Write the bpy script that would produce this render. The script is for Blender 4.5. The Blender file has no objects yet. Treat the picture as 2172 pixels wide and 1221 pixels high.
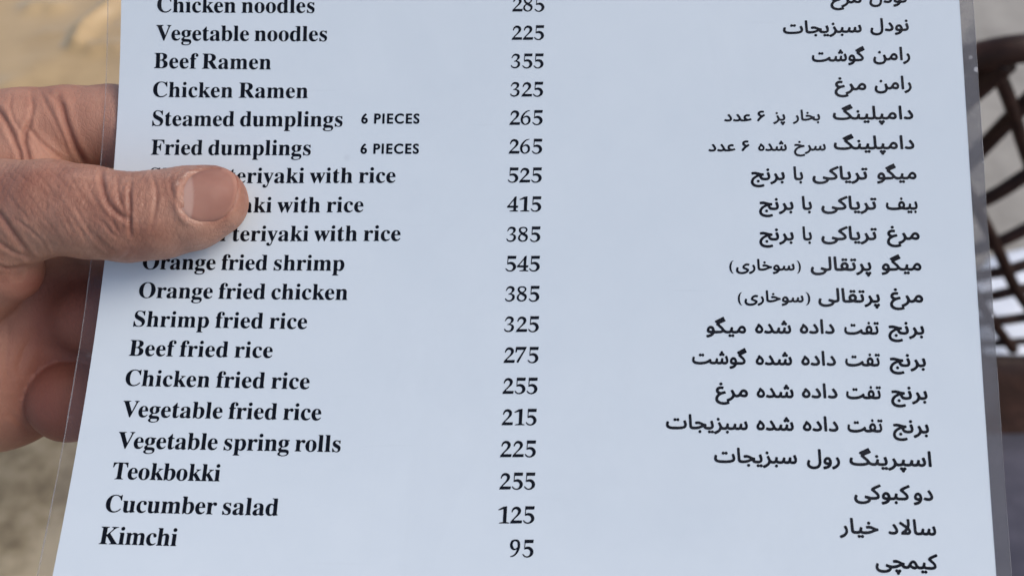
import bpy, bmesh, math, random
import numpy as np
from mathutils import Vector, Matrix
from mathutils.geometry import tessellate_polygon

# ------------------------------------------------------------------ camera, sky, sun, exposure
sc = bpy.context.scene
COL = sc.collection
EYE = Vector((0.0, 0.0, 1.15))
READ_ROT = Matrix.Rotation(math.radians(40), 3, 'X')      # the pose in which the menu is held up to be read

cam_d = bpy.data.cameras.new('camera')
cam = bpy.data.objects.new('camera', cam_d)
COL.objects.link(cam)
cam.location = EYE
cam.rotation_euler = (math.radians(40), 0, 0)
cam_d.sensor_width = 36.0
cam_d.lens = 1900.0 / 2172.0 * 36.0
cam_d.clip_start = 0.01
cam_d.clip_end = 200.0
cam_d.dof.use_dof = True
cam_d.dof.focus_distance = 0.2155
cam_d.dof.aperture_fstop = 14.0
sc.camera = cam

SUN_ELEV, SUN_AZ = 50.0, 88.0          # degrees; azimuth clockwise from +Y
world = bpy.data.worlds.new('World')
sc.world = world
world.use_nodes = True
wn = world.node_tree
bg = wn.nodes['Background']
sky = wn.nodes.new('ShaderNodeTexSky')
sky.sky_type = 'NISHITA'
sky.sun_disc = False
sky.sun_elevation = math.radians(SUN_ELEV)
sky.sun_rotation = math.radians(SUN_AZ)
sky.air_density = 1.0
sky.dust_density = 3.4
wn.links.new(sky.outputs['Color'], bg.inputs['Color'])
bg.inputs['Strength'].default_value = 0.14

sun_d = bpy.data.lights.new('sun', 'SUN')
sun_d.energy = 0.9
sun_d.angle = math.radians(34)
sun_d.color = (1.0, 0.96, 0.90)
sun = bpy.data.objects.new('sun', sun_d)
COL.objects.link(sun)
el, az = math.radians(SUN_ELEV), math.radians(SUN_AZ)
sdir = Vector((math.sin(az) * math.cos(el), math.cos(az) * math.cos(el), math.sin(el)))
sun.rotation_euler = sdir.to_track_quat('Z', 'Y').to_euler()
sun.location = (0, 0, 5)

sc.view_settings.view_transform = 'Standard'
sc.view_settings.look = 'None'
sc.view_settings.exposure = 0.26
sc.view_settings.gamma = 1.0
sc.view_settings.use_curve_mapping = False


# ------------------------------------------------------------------ helpers
def frame(x, y, z):
    """millimetres in the reading pose (right, down, away) -> world metres"""
    return EYE + READ_ROT @ Vector((x, -y, -z)) * 0.001


def frame_np(P):
    R = np.array(READ_ROT)
    Q = P * np.array([1, -1, -1]) * 0.001
    return Q @ R.T + np.array(EYE)


def mesh_obj(name, verts, faces, mat=None, parent=None, smooth=True):
    me = bpy.data.meshes.new(name)
    me.from_pydata([tuple(v) for v in verts], [], [tuple(f) for f in faces])
    me.update()
    if smooth:
        me.polygons.foreach_set('use_smooth', [True] * len(me.polygons))
    if mat:
        me.materials.append(mat)
    o = bpy.data.objects.new(name, me)
    COL.objects.link(o)
    if parent:
        o.parent = parent
        o.matrix_parent_inverse = Matrix.Translation(-parent.location)
    return o


def empty(name, loc, label, cat, group=None):
    o = bpy.data.objects.new(name, None)
    o.empty_display_size = 0.05
    o.location = loc
    COL.objects.link(o)
    o['label'] = label
    o['category'] = cat
    if group:
        o['group'] = group
    return o


def new_mat(name, color=(0.5, 0.5, 0.5), rough=0.5):
    m = bpy.data.materials.new(name)
    m.use_nodes = True
    b = m.node_tree.nodes['Principled BSDF']
    b.inputs['Base Color'].default_value = (*color, 1)
    b.inputs['Roughness'].default_value = rough
    return m, m.node_tree, b


def noise(nt, scale, detail=4, rough=0.55, vec=None, dist=0.0):
    n = nt.nodes.new('ShaderNodeTexNoise')
    n.inputs['Scale'].default_value = scale
    n.inputs['Detail'].default_value = detail
    n.inputs['Roughness'].default_value = rough
    n.inputs['Distortion'].default_value = dist
    if vec is not None:
        nt.links.new(vec, n.inputs['Vector'])
    return n


def ramp(nt, src, stops):
    r = nt.nodes.new('ShaderNodeValToRGB')
    while len(r.color_ramp.elements) < len(stops):
        r.color_ramp.elements.new(0.5)
    for e, (p, c) in zip(r.color_ramp.elements, stops):
        e.position = p
        e.color = (*c, 1) if len(c) == 3 else c
    nt.links.new(src, r.inputs['Fac'])
    return r


def coords(nt, scale=(1, 1, 1), rot=(0, 0, 0), kind='Object'):
    tc = nt.nodes.new('ShaderNodeTexCoord')
    mp = nt.nodes.new('ShaderNodeMapping')
    mp.inputs['Scale'].default_value = scale
    mp.inputs['Rotation'].default_value = rot
    nt.links.new(tc.outputs[kind], mp.inputs['Vector'])
    return mp.outputs['Vector']


def bump(nt, bsdf, h, strength, dist, prev=None):
    b = nt.nodes.new('ShaderNodeBump')
    b.inputs['Strength'].default_value = strength
    b.inputs['Distance'].default_value = dist
    nt.links.new(h, b.inputs['Height'])
    if prev is not None:
        nt.links.new(prev, b.inputs['Normal'])
    if bsdf is not None:
        nt.links.new(b.outputs['Normal'], bsdf.inputs['Normal'])
    return b.outputs['Normal']


def mixrgb(nt, fac, a, b, mode='MIX'):
    m = nt.nodes.new('ShaderNodeMix')
    m.data_type = 'RGBA'
    m.blend_type = mode
    for s, v in ((m.inputs[0], fac), (m.inputs[6], a), (m.inputs[7], b)):
        if hasattr(v, 'links'):
            nt.links.new(v, s)
        elif isinstance(v, (int, float)):
            s.default_value = v if s.type == 'VALUE' else (v, v, v, 1)
        else:
            s.default_value = (*v, 1)
    return m.outputs[2]


# ------------------------------------------------------------------ page shape, text positions, letter outlines
# page shape: metres in the reading frame, polynomial in page millimetres
PAGE_POWERS = [(0, 0), (0, 1), (0, 2), (0, 3), (0, 4), (0, 5), (1, 0), (1, 1), (1, 2), (1, 3), (1, 4), (1, 5), (2, 0), (2, 1), (2, 2), (2, 3), (2, 4), (3, 0), (3, 1), (3, 2), (3, 3)]
PAGE_COEF = [[0.0047461, -0.0008923, 0.2158469], [-0.0019873, 0.0716926, -0.014], [-0.0003302, -0.0006268, -0.0039438], [0.0002105, -0.000345, 0.000256], [-5e-06, -6.53e-05, 0.0], [-3.4e-06, -2.34e-05, -0.0], [0.1052855, 0.0004232, -0.0052121], [-8.78e-05, 0.0018566, 0.0015295], [-4.55e-05, 0.0010199, 0.0028175], [-8.26e-05, -0.0003165, 0.0], [-5.43e-05, 0.0001142, 0.0], [3e-06, 3.77e-05, -0.0], [-0.0006732, -0.0002951, -0.0006573], [0.0002158, 0.0004565, 0.0007918], [-4.31e-05, -0.0001733, 0.0], [0.0001912, 8.07e-05, -0.0], [5.56e-05, 1.73e-05, 0.0], [-0.0003643, 7e-06, -0.0], [0.0003856, -2.99e-05, 0.0], [5.49e-05, 1.17e-05, 0.0], [-4e-06, 1.43e-05, 0.0]]
# printed lines: kind, text, then u,v of the two baseline ends in page millimetres
LINES = [["en", "Chicken noodles", 9.23, 3.47, 49.16, 3.4], ["en", "Vegetable noodles", 9.05, 10.31, 52.48, 10.4], ["en", "Beef Ramen", 8.77, 17.14, 38.51, 17.38], ["en", "Chicken Ramen", 8.8, 24.25, 48.1, 24.52], ["en", "Steamed dumplings", 9.0, 31.4, 57.1, 31.61], ["en", "Fried dumplings", 9.12, 38.59, 49.46, 38.71], ["en", "Shrimp teriyaki with rice", 9.22, 45.64, 70.89, 45.54], ["en", "Beef teriyaki with rice", 9.27, 52.96, 63.29, 52.74], ["en", "Chicken teriyaki with rice", 9.43, 60.04, 72.77, 59.73], ["en", "Orange fried shrimp", 9.57, 66.96, 59.43, 66.98], ["en", "Orange fried chicken", 9.45, 73.92, 60.7, 73.98], ["en", "Shrimp fried rice", 9.08, 80.84, 51.37, 80.99], ["en", "Beef fried rice", 8.93, 87.85, 43.66, 87.87], ["en", "Chicken fried rice", 9.02, 94.92, 53.14, 94.99], ["en", "Vegetable fried rice", 9.29, 102.16, 56.54, 102.04], ["en", "Vegetable spring rolls", 9.34, 109.34, 61.69, 109.03], ["en", "Teokbokki", 9.3, 116.26, 34.43, 116.14], ["en", "Cucumber salad", 9.06, 123.51, 48.62, 123.28], ["en", "Kimchi", 8.94, 130.41, 26.52, 130.35], ["num", "285", 98.87, 3.28, 107.02, 3.38], ["num", "225", 98.84, 10.36, 106.97, 10.46], ["num", "355", 98.77, 17.42, 106.93, 17.52], ["num", "325", 98.71, 24.46, 106.91, 24.56], ["num", "265", 98.62, 31.47, 106.89, 31.56], ["num", "265", 98.6, 38.55, 106.9, 38.63], ["num", "525", 98.59, 45.6, 106.91, 45.65], ["num", "415", 98.54, 52.64, 106.93, 52.67], ["num", "385", 98.62, 59.91, 106.85, 59.92], ["num", "545", 98.59, 66.94, 106.88, 66.92], ["num", "385", 98.69, 74.06, 106.93, 74.01], ["num", "325", 98.68, 81.15, 106.97, 81.07], ["num", "275", 98.74, 88.26, 107.03, 88.16], ["num", "255", 98.69, 95.28, 106.97, 95.15], ["num", "215", 98.76, 102.29, 106.92, 102.14], ["num", "225", 98.62, 109.32, 106.92, 109.14], ["num", "255", 98.7, 116.33, 106.93, 116.13], ["num", "125", 98.68, 123.57, 106.94, 123.35], ["num", "95", 101.56, 130.56, 106.89, 130.41], ["note", "6 PIECES", 61.74, 30.84, 76.32, 30.93], ["note", "6 PIECES", 61.85, 38.31, 76.43, 38.38]]
PERSIAN = [[["نودل",187.82,3.14,197.13,3.28,1],["مرغ",178.19,2.93,185.96,3.02,1]],[["نودل",187.75,10.15,197.23,10.29,1],["سبزیجات",166.26,10.1,185.66,10.32,1]],[["رامن",188.14,17.32,197.21,17.45,1],["گوشت",173.16,17.21,186.18,17.38,1]],[["رامن",188.18,24.36,197.19,24.51,1],["مرغ",178.45,24.33,186.23,24.45,1]],[["دامپلینگ",177.81,31.39,197.24,31.72,1],["بخار",168.11,31.45,174.75,31.55,0.82],["پز",163.35,31.37,166.32,31.41,0.82],["۶",159.42,31.41,161.4,31.43,0.82],["عدد",151.42,31.31,158.12,31.39,0.82]],[["دامپلینگ",177.78,38.53,197.14,38.78,1],["سرخ",168.18,38.66,175.9,38.75,0.82],["شده",159.54,38.58,166.48,38.66,0.82],["۶",155.54,38.55,157.48,38.57,0.82],["عدد",147.51,38.51,154.06,38.57,0.82]],[["میگو",187.82,45.75,197.27,45.86,1],["تریاکی",172.4,45.62,185.68,45.76,1],["با",167.93,45.64,170.23,45.66,1],["برنج",157.63,45.52,165.84,45.59,1]],[["بیف",189.66,52.79,197.17,52.88,1],["تریاکی",174.31,52.65,187.5,52.79,1],["با",169.75,52.64,172.12,52.66,1],["برنج",159.47,52.57,167.74,52.64,1]],[["مرغ",189.52,59.72,197.28,59.78,1],["تریاکی",174.07,59.69,187.26,59.77,1],["با",169.67,59.74,171.89,59.75,1],["برنج",159.37,59.68,167.59,59.73,1]],[["میگو",187.95,66.7,197.31,66.72,1],["پرتقالی",171.32,66.72,185.63,66.74,1],[")",168.05,66.66,169.05,66.66,0.82],["سوخاری",153.69,66.64,167.6,66.66,0.82],["(",152.12,66.64,153.18,66.64,0.82]],[["مرغ",189.57,73.85,197.35,73.88,1],["پرتقالی",172.86,73.87,187.3,73.92,1],[")",169.93,73.86,171.03,73.86,0.82],["سوخاری",155.55,73.86,169.48,73.9,0.82],["(",153.99,73.91,155.05,73.91,0.82]],[["برنج",188.83,80.92,197.19,80.95,1],["تفت",178.66,80.97,186.74,80.99,1],["داده",168.31,80.88,176.45,80.9,1],["شده",157.9,80.89,166.34,80.92,1],["میگو",146.45,80.92,155.82,80.94,1]],[["برنج",188.76,87.98,197.17,88.0,1],["تفت",178.59,87.96,186.67,87.97,1],["داده",168.43,87.93,176.47,87.94,1],["شده",157.86,87.94,166.32,87.95,1],["گوشت",143.06,87.88,155.84,87.9,1]],[["برنج",188.74,95.08,197.11,95.06,1],["تفت",178.49,95.08,186.55,95.07,1],["داده",168.31,95.06,176.54,95.05,1],["شده",157.89,95.14,166.44,95.12,1],["مرغ",148.3,95.11,155.93,95.09,1]],[["برنج",188.74,102.23,197.03,102.22,1],["تفت",178.46,102.21,186.54,102.2,1],["داده",168.26,102.19,176.44,102.18,1],["شده",157.63,102.22,166.22,102.21,1],["سبزیجات",136.83,102.26,155.69,102.23,1]],[["اسپرینگ",178.57,109.26,197.18,109.22,1],["رول",168.88,109.27,176.44,109.25,1],["سبزیجات",147.77,109.31,166.69,109.26,1]],[["دو",192.61,116.29,197.09,116.28,1],["کبوکی",179.24,116.34,191.93,116.33,1]],[["سالاد",186.56,123.43,197.27,123.42,1],["خیار",175.63,123.5,184.38,123.49,1]],[["کیمچی",183.25,130.29,197.21,130.37,1]]]
GLYPHS = {
 'serif': {
  'C': (468, '252,-11 195,-4 145,14 107,40 64,86 42,127 25,190 25,265 37,315 57,358 87,396 123,427 164,449 208,461 264,466 314,459 389,436 402,442 420,464 433,465 441,452 441,321 433,308 422,308 415,315 389,365 359,402 325,427 289,441 239,438 205,421 178,390 162,352 151,296 147,246 151,165 170,96 202,51 239,30 277,25 302,26 368,52 427,102 439,99 446,90 441,77 412,46 368,15 308,-6'),
  'V': (428, '217,-14 204,0 36,392 14,425 -14,441 -14,452 186,455 209,450 205,441 174,433 162,425 157,400 255,164 261,164 268,175 350,394 346,425 330,434 305,440 301,450 336,455 430,455 441,450 436,439 405,420 390,394 238,0 230,-11'),
  'B': (443, '22,0 16,7 17,13 57,32 66,44 70,63 70,388 60,423 47,433 16,443 15,450 28,455 247,455 316,445 366,420 385,401 394,382 399,350 394,319 369,282 310,250 310,244 378,213 411,175 420,144 419,107 410,77 392,50 346,19 285,3 235,-1|212,25 253,30 278,47 293,82 298,138 290,182 267,213 235,227 197,229 187,219 186,57 191,38|189,257 197,252 222,255 253,268 267,282 279,313 282,350 272,400 260,419 235,432 203,431 194,425 187,413'),
  'R': (473, '22,-1 13,7 14,13 53,28 70,57 70,388 68,407 60,423 47,432 22,439 17,450 28,455 285,452 341,439 391,410 410,382 418,357 420,332 412,294 385,257 328,226 324,219 440,44 456,25 480,13 478,2 353,-1 335,3 197,208 189,207 186,194 187,57 203,28 243,13 241,2|189,238 210,233 253,243 280,263 293,288 301,332 293,382 273,413 247,428 203,428 188,413'),
  'S': (390, '50,-12 43,-9 39,2 39,140 43,154 56,156 65,152 88,90 108,58 135,33 162,20 212,17 241,27 262,46 276,83 268,119 244,146 118,214 86,240 65,265 49,308 48,346 55,383 68,408 100,441 143,462 200,466 300,446 325,465 337,463 342,452 342,333 335,321 318,326 295,377 276,402 250,425 218,441 181,443 153,433 129,408 123,377 131,349 156,324 293,253 337,215 356,177 364,133 356,90 343,61 325,36 306,20 281,6 243,-5 162,-8 87,10 75,7 62,-9'),
  'F': (404, '21,0 14,7 15,13 46,25 61,38 72,75 72,375 61,419 46,430 19,438 12,444 13,450 33,455 383,455 394,450 397,338 389,322 376,325 360,369 346,394 308,419 264,429 208,430 196,426 186,413 185,263 189,251 214,250 250,269 268,294 283,341 300,344 306,332 306,132 302,120 289,118 283,123 268,175 246,207 227,217 202,223 189,221 185,213 185,75 189,47 208,25 252,16 258,6 246,-1'),
  'O': (525, '253,-11 203,-5 165,8 122,32 84,66 57,102 40,140 27,190 24,227 27,265 39,315 59,356 90,396 122,422 172,449 215,462 284,466 340,455 378,440 415,416 453,378 479,333 493,296 501,252 501,208 492,158 475,115 451,77 415,42 384,20 340,1|249,15 297,19 328,40 342,58 363,108 376,208 373,296 350,377 315,423 290,437 265,442 234,438 215,429 197,415 178,390 158,333 148,246 151,165 170,90 203,38 222,25'),
  'T': (423, '99,-1 89,7 91,13 136,30 147,44 152,69 152,425 142,433 111,427 74,408 48,375 32,325 17,318 11,320 7,332 9,450 24,455 399,455 410,450 413,332 405,319 390,325 374,375 341,413 311,427 280,433 273,432 266,419 266,69 272,44 280,31 292,23 324,16 330,6 317,-1'),
  'K': (510, '23,-1 14,7 15,13 54,28 70,57 71,388 69,407 60,423 23,440 18,450 41,455 229,455 243,450 243,444 235,438 198,425 188,407 187,269 191,252 204,258 310,364 342,407 341,425 329,434 291,443 291,452 323,455 485,452 486,444 479,439 435,427 391,400 318,332 284,294 278,282 469,44 485,28 516,15 516,2 284,0 280,13 323,24 329,32 328,44 217,188 198,204 190,200 187,188 189,50 204,28 241,15 241,2'),
  'a': (344, '252,-11 220,-3 195,23 133,-5 77,-7 49,3 26,28 19,46 18,71 25,96 38,115 58,134 95,155 189,189 197,203 197,240 190,271 170,291 145,295 120,290 109,278 125,234 122,215 112,203 102,195 83,192 58,193 45,200 32,221 33,253 41,271 70,297 127,316 202,317 250,303 278,278 290,253 297,209 298,46 302,39 320,39 328,28 302,2|136,40 152,35 164,38 183,50 195,65 197,153 189,164 152,147 130,121 123,103 123,71 127,53'),
  'b': (361, '52,-11 46,-10 41,1 41,389 33,426 8,441 7,451 21,456 127,456 138,451 141,445 141,308 146,296 190,315 215,318 256,314 290,296 315,270 334,233 344,189 343,133 334,95 316,58 296,31 258,5 221,-8 177,-9 146,-1 102,21|162,20 196,17 219,33 231,58 241,114 241,189 235,233 219,264 190,279 161,270 146,254 142,239 142,58 150,33'),
  'c': (293, '151,-11 114,-4 89,7 64,27 43,53 30,78 19,115 19,184 43,246 62,271 89,294 120,311 145,317 176,320 214,316 245,304 267,284 279,259 277,228 264,211 251,206 214,209 201,220 195,234 189,287 170,295 145,287 125,259 116,209 116,165 124,115 144,71 164,52 182,42 220,41 270,68 283,59 265,34 232,9 195,-6'),
  'd': (370, '132,-10 101,-4 70,14 51,34 30,71 19,109 15,146 19,190 32,234 64,285 107,312 126,317 170,316 214,296 220,299 221,390 217,415 207,431 178,440 174,446 178,453 314,453 322,440 322,65 329,40 351,27 353,15 232,-7 224,-4 220,16 214,18 176,-4|153,34 176,30 195,39 212,59 221,84 220,240 207,266 182,279 157,276 138,259 122,196 126,84 136,53'),
  'e': (301, '145,-10 114,-5 89,7 68,21 45,49 28,84 19,121 16,153 19,190 38,246 76,291 126,316 182,317 220,305 258,271 277,234 286,178 276,167 128,165 123,159 122,140 131,96 156,59 189,45 207,43 226,49 270,83 283,71 265,40 226,8 189,-6|121,196 132,192 189,192 197,196 195,259 189,278 176,292 151,293 132,275 123,246'),
  'f': (214, '21,-1 12,7 13,13 40,25 48,44 48,263 41,275 16,282 15,304 46,318 57,400 68,419 90,442 121,458 153,464 190,464 221,457 246,442 262,419 265,388 253,365 236,357 221,355 203,359 189,369 182,394 193,432 184,441 171,441 159,432 151,400 152,319 159,312 203,308 207,294 203,280 159,276 152,269 152,50 163,25 196,16 203,7 190,-1'),
  'g': (327, '133,-141 58,-128 33,-113 14,-90 12,-71 20,-53 53,-28 54,-21 26,10 21,29 26,54 45,79 88,110 46,143 27,172 19,210 25,247 39,270 64,294 89,307 127,317 183,318 233,306 312,304 319,291 316,272 283,266 279,260 293,222 294,191 287,166 271,140 246,120 214,107 127,101 108,85 104,72 109,60 127,50 239,45 289,28 307,10 316,-15 319,-46 312,-71 288,-103 258,-122 202,-137|141,-115 177,-116 233,-103 255,-84 260,-65 257,-53 246,-42 221,-36 96,-38 86,-46 78,-65 77,-78 83,-90 111,-109|143,129 164,126 180,135 190,154 197,197 191,266 181,285 164,295 146,293 133,285 119,247 116,210 120,172 127,147'),
  'h': (381, '25,-1 16,7 17,13 40,25 48,44 48,407 44,425 20,444 20,450 31,455 143,454 151,444 151,300 156,286 206,313 256,317 293,306 321,275 333,232 333,50 343,25 362,15 365,7 350,-1 212,-1 200,6 201,13 225,29 233,57 232,232 222,263 200,270 170,257 154,238 152,225 152,44 159,25 180,13 181,6 168,-1'),
  'i': (198, '25,-1 16,7 17,13 41,25 48,44 48,263 44,282 23,294 20,307 31,311 143,310 151,294 152,44 160,25 180,13 181,7 168,-1|93,362 75,367 58,382 49,400 48,419 54,438 68,454 90,463 106,464 129,457 143,444 152,425 154,407 150,391 137,375 112,363'),
  'k': (359, '24,-1 15,7 16,13 43,29 50,57 51,388 44,425 20,444 20,450 30,455 143,454 151,438 153,188 168,192 239,269 237,284 205,300 212,310 343,308 343,295 293,272 235,219 229,207 349,34 374,15 377,7 362,-1 214,0 210,13 232,25 231,44 162,138 155,136 151,125 151,44 160,25 179,13 175,0'),
  'l': (199, '25,-1 16,7 17,13 41,25 48,44 48,407 45,425 20,444 20,450 31,455 143,454 151,438 152,50 160,25 180,13 181,7 168,-1'),
  'm': (554, '25,-1 16,7 17,13 40,25 48,50 47,269 43,282 18,300 25,310 137,311 145,307 150,286 156,283 206,314 256,317 290,307 325,275 356,301 381,313 431,317 462,309 487,288 501,257 508,213 509,38 515,25 536,13 532,0 387,-1 375,6 376,13 400,29 408,57 407,225 400,257 381,270 350,261 331,241 327,225 328,50 336,25 355,13 356,6 343,-1 200,2 198,13 224,32 229,57 228,232 218,262 200,271 168,258 156,244 148,225 148,57 156,29 177,13 175,2'),
  'n': (381, '25,-1 16,7 17,13 40,25 48,44 48,257 43,281 23,294 20,307 31,311 137,311 148,307 156,286 193,309 225,317 268,316 300,302 321,275 331,244 333,50 343,25 364,13 362,2 212,-1 200,6 201,13 225,29 233,57 232,232 222,263 200,270 170,257 154,238 152,225 152,44 159,25 180,13 181,6 168,-1'),
  'o': (336, '163,-11 125,-5 94,8 49,46 24,96 15,159 29,228 63,278 94,301 119,311 144,317 194,317 244,300 274,278 289,259 313,209 320,140 306,78 271,28 225,-1|155,15 182,15 202,34 213,71 217,128 214,221 208,259 194,285 169,298 150,293 136,278 128,259 121,209 124,65 135,34'),
  'p': (371, '24,-140 15,-132 17,-126 44,-107 51,-70 51,236 44,280 20,299 20,305 30,309 137,309 145,305 149,290 155,288 180,307 218,319 249,318 285,305 309,286 327,261 340,236 350,199 354,161 350,118 326,49 293,11 249,-8 205,-8 162,12 153,11 151,-70 154,-95 165,-114 198,-126 194,-139|186,30 212,33 234,55 245,93 251,149 246,211 237,249 224,268 199,278 187,274 168,260 155,243 151,224 152,68 167,43'),
  'r': (287, '25,-1 16,7 17,13 41,25 48,44 48,263 44,282 23,294 20,307 31,311 137,311 145,307 150,279 156,276 187,303 212,315 250,317 275,307 289,288 292,269 287,244 275,230 256,224 231,224 218,231 200,253 187,258 168,244 156,219 151,188 153,44 163,25 193,16 200,6 187,-1'),
  's': (288, '142,-10 80,6 67,5 48,-7 34,-4 31,90 38,103 55,100 86,43 123,18 142,15 167,21 182,34 188,59 183,78 173,91 86,140 50,171 35,209 39,253 57,284 92,311 142,320 211,306 236,319 246,309 247,240 242,226 225,228 198,272 167,292 130,292 111,271 110,253 117,234 224,171 247,146 259,115 257,65 248,42 234,21 192,-5'),
  't': (228, '114,-9 89,-5 72,3 50,35 44,78 44,266 39,277 20,283 17,291 22,303 93,378 122,416 133,423 140,422 147,410 150,316 158,312 202,310 210,297 202,281 158,280 148,272 150,60 158,46 170,43 183,47 208,71 220,66 222,60 203,28 177,5 152,-6'),
  'u': (375, '124,-10 99,-7 77,3 62,18 51,40 41,96 40,271 30,287 12,296 12,307 24,311 130,311 143,304 145,65 155,46 180,37 212,51 223,65 226,78 225,259 215,284 190,296 188,303 199,311 319,309 326,296 327,65 334,40 358,28 361,21 349,13 237,-7 229,-4 224,19 218,22 168,-5'),
  'v': (306, '148,-11 134,3 25,271 16,284 -4,296 -5,303 0,309 10,311 161,309 165,303 161,296 141,290 134,271 176,153 185,143 194,153 236,265 232,284 205,296 204,307 216,311 302,309 305,296 281,278 264,246 168,3 160,-8'),
  'w': (435, '127,-11 114,3 16,259 2,284 -12,296 -10,307 134,309 138,296 120,284 119,265 165,148 174,153 206,234 193,278 171,297 173,309 321,307 323,296 303,284 300,265 330,171 333,165 340,164 383,271 380,284 358,296 358,307 371,311 441,309 443,296 429,284 418,265 308,-5 296,-11 283,-1 234,153 227,171 221,174 146,-2 140,-9'),
  'y': (300, '44,-140 12,-128 -4,-109 -10,-84 -2,-59 19,-42 37,-39 56,-43 73,-59 79,-90 87,-95 94,-93 109,-78 125,-46 135,-3 32,254 19,279 -5,297 -6,304 6,312 157,310 161,297 136,285 133,266 175,155 181,143 187,141 234,266 230,285 206,294 200,304 212,312 295,310 299,297 281,282 266,254 140,-84 123,-109 100,-130 81,-137'),
  'j': (210, '26,-140 -5,-134 -37,-116 -52,-96 -59,-71 -55,-53 -43,-37 -24,-30 1,-31 18,-40 28,-59 28,-71 17,-96 20,-111 32,-116 45,-112 57,-90 62,-53 61,254 51,285 26,294 19,304 32,312 151,311 157,309 162,297 162,-34 158,-59 142,-96 113,-122 76,-137|88,366 70,376 58,391 53,410 55,429 66,447 82,460 101,464 126,462 145,450 156,435 157,397 146,379 132,369'),
  '5': (505, '223,-21 148,-10 104,8 59,48 25,105 29,126 42,133 54,131 142,53 192,38 235,38 273,53 299,73 329,119 343,161 343,205 331,242 305,280 279,299 229,315 185,315 104,301 92,305 102,523 104,684 117,690 473,690 482,680 481,661 468,567 460,555 154,553 142,546 134,448 135,387 192,412 242,422 292,418 348,401 392,374 435,327 468,267 480,217 480,186 467,132 442,86 410,50 367,20 317,-4 279,-15'),
  '2': (505, '9,-5 4,2 29,34 24,59 30,77 252,318 302,398 322,465 316,509 296,543 252,567 215,569 184,559 146,528 122,496 102,445 90,437 71,440 60,459 64,496 74,534 94,577 115,612 142,640 196,668 234,676 277,675 321,667 352,653 377,638 413,602 437,559 448,502 435,440 410,390 377,348 209,188 164,140 159,127 171,123 488,121 493,109 477,9 465,1 377,-2'),
  '3': (505, '179,-12 111,-1 61,25 27,63 9,100 6,119 17,137 36,141 54,126 79,88 98,74 129,62 179,55 211,56 242,65 265,82 286,108 306,144 318,188 319,225 307,257 286,279 254,296 148,308 138,319 148,334 227,375 261,407 281,444 294,482 300,513 295,538 279,561 248,580 223,586 179,585 154,578 123,557 61,468 42,467 33,475 29,488 73,588 116,644 167,673 217,683 248,683 311,671 354,649 386,619 406,582 412,557 412,519 399,469 361,418 280,357 278,350 329,336 361,321 404,283 427,238 431,175 421,132 400,88 358,44 298,11 267,-1 229,-9'),
  '8': (505, '162,-2 106,16 69,38 35,73 11,123 6,161 9,192 29,254 58,298 124,354 75,417 44,476 33,517 36,561 48,592 65,617 87,639 112,655 212,675 300,668 337,657 375,634 403,604 419,571 420,523 394,461 357,417 307,386 305,379 375,337 419,289 436,254 444,217 439,161 428,123 406,79 385,54 350,29 306,9 256,-5 219,-8|215,48 231,48 262,58 294,77 317,98 338,136 345,186 334,211 312,233 175,313 143,292 110,254 97,217 93,167 105,123 125,95 169,65|223,423 244,419 306,456 338,498 350,542 339,573 312,599 275,613 225,621 181,608 150,591 129,567 121,542 125,517 150,475 181,448'),
  '6': (505, '214,-11 164,-2 121,18 88,39 43,89 16,152 4,214 4,289 18,358 50,433 89,495 135,552 189,603 233,634 277,658 327,673 408,684 422,670 414,653 308,615 233,553 168,464 127,370 133,365 183,402 239,428 283,436 312,433 355,414 396,381 423,345 447,283 454,227 448,170 440,139 408,83 371,44 333,20 277,-2|205,45 227,45 252,53 304,89 328,120 347,177 350,227 338,289 308,331 289,346 264,355 221,355 183,341 115,289 107,270 111,189 127,128 164,73'),
  '4': (505, '119,-2 115,11 132,33 279,61 286,111 285,161 269,169 13,169 3,179 19,251 25,260 44,264 59,279 229,504 284,579 299,617 332,669 350,680 413,694 419,686 402,392 402,273 413,263 488,261 494,248 481,173 469,169 413,168 403,161 402,73 406,61 413,56 491,29 495,4 482,-4|119,267 138,262 269,262 284,267 290,286 292,473 288,492 273,479 232,425 128,286'),
  '1': (505, '78,-3 71,-1 70,11 90,34 221,58 231,67 238,554 234,567 228,568 65,523 33,542 31,554 221,667 378,691 385,679 368,67 378,57 471,33 478,23 481,4 465,-4'),
  '7': (505, '92,7 73,20 66,34 63,52 67,69 115,159 337,521 355,559 342,563 86,562 78,552 59,459 48,454 5,456 0,484 22,690 36,694 486,691 485,677 458,615 215,159 155,34 130,7 111,3'),
  '9': (505, '37,3 24,19 31,38 143,78 168,96 212,140 256,207 292,300 281,302 218,272 168,271 106,292 81,309 52,338 20,400 5,488 12,542 30,594 56,637 74,658 99,676 131,688 224,704 299,695 337,684 374,658 402,619 421,569 432,507 432,425 425,375 393,275 332,163 291,113 249,75 193,37 149,17 87,5|196,338 224,334 249,343 297,375 319,407 322,488 315,544 306,575 296,594 281,609 224,635 168,615 143,595 123,550 116,513 122,469 141,413 167,369'),
 },
 'sans': {
  '6': (500, '257,-35 201,-27 151,-9 119,8 72,48 39,98 19,154 9,229 11,266 19,329 42,410 94,510 134,566 207,643 288,705 319,714 338,708 358,691 407,629 410,610 401,598 326,542 287,504 244,448 232,423 238,418 326,413 351,406 394,387 432,358 470,310 488,266 496,235 499,185 491,135 476,98 432,35 382,-3 351,-17 319,-28|234,116 269,112 294,120 316,141 329,173 330,210 321,235 301,259 269,274 232,274 207,267 188,257 179,241 178,204 186,166 205,135'),
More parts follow.
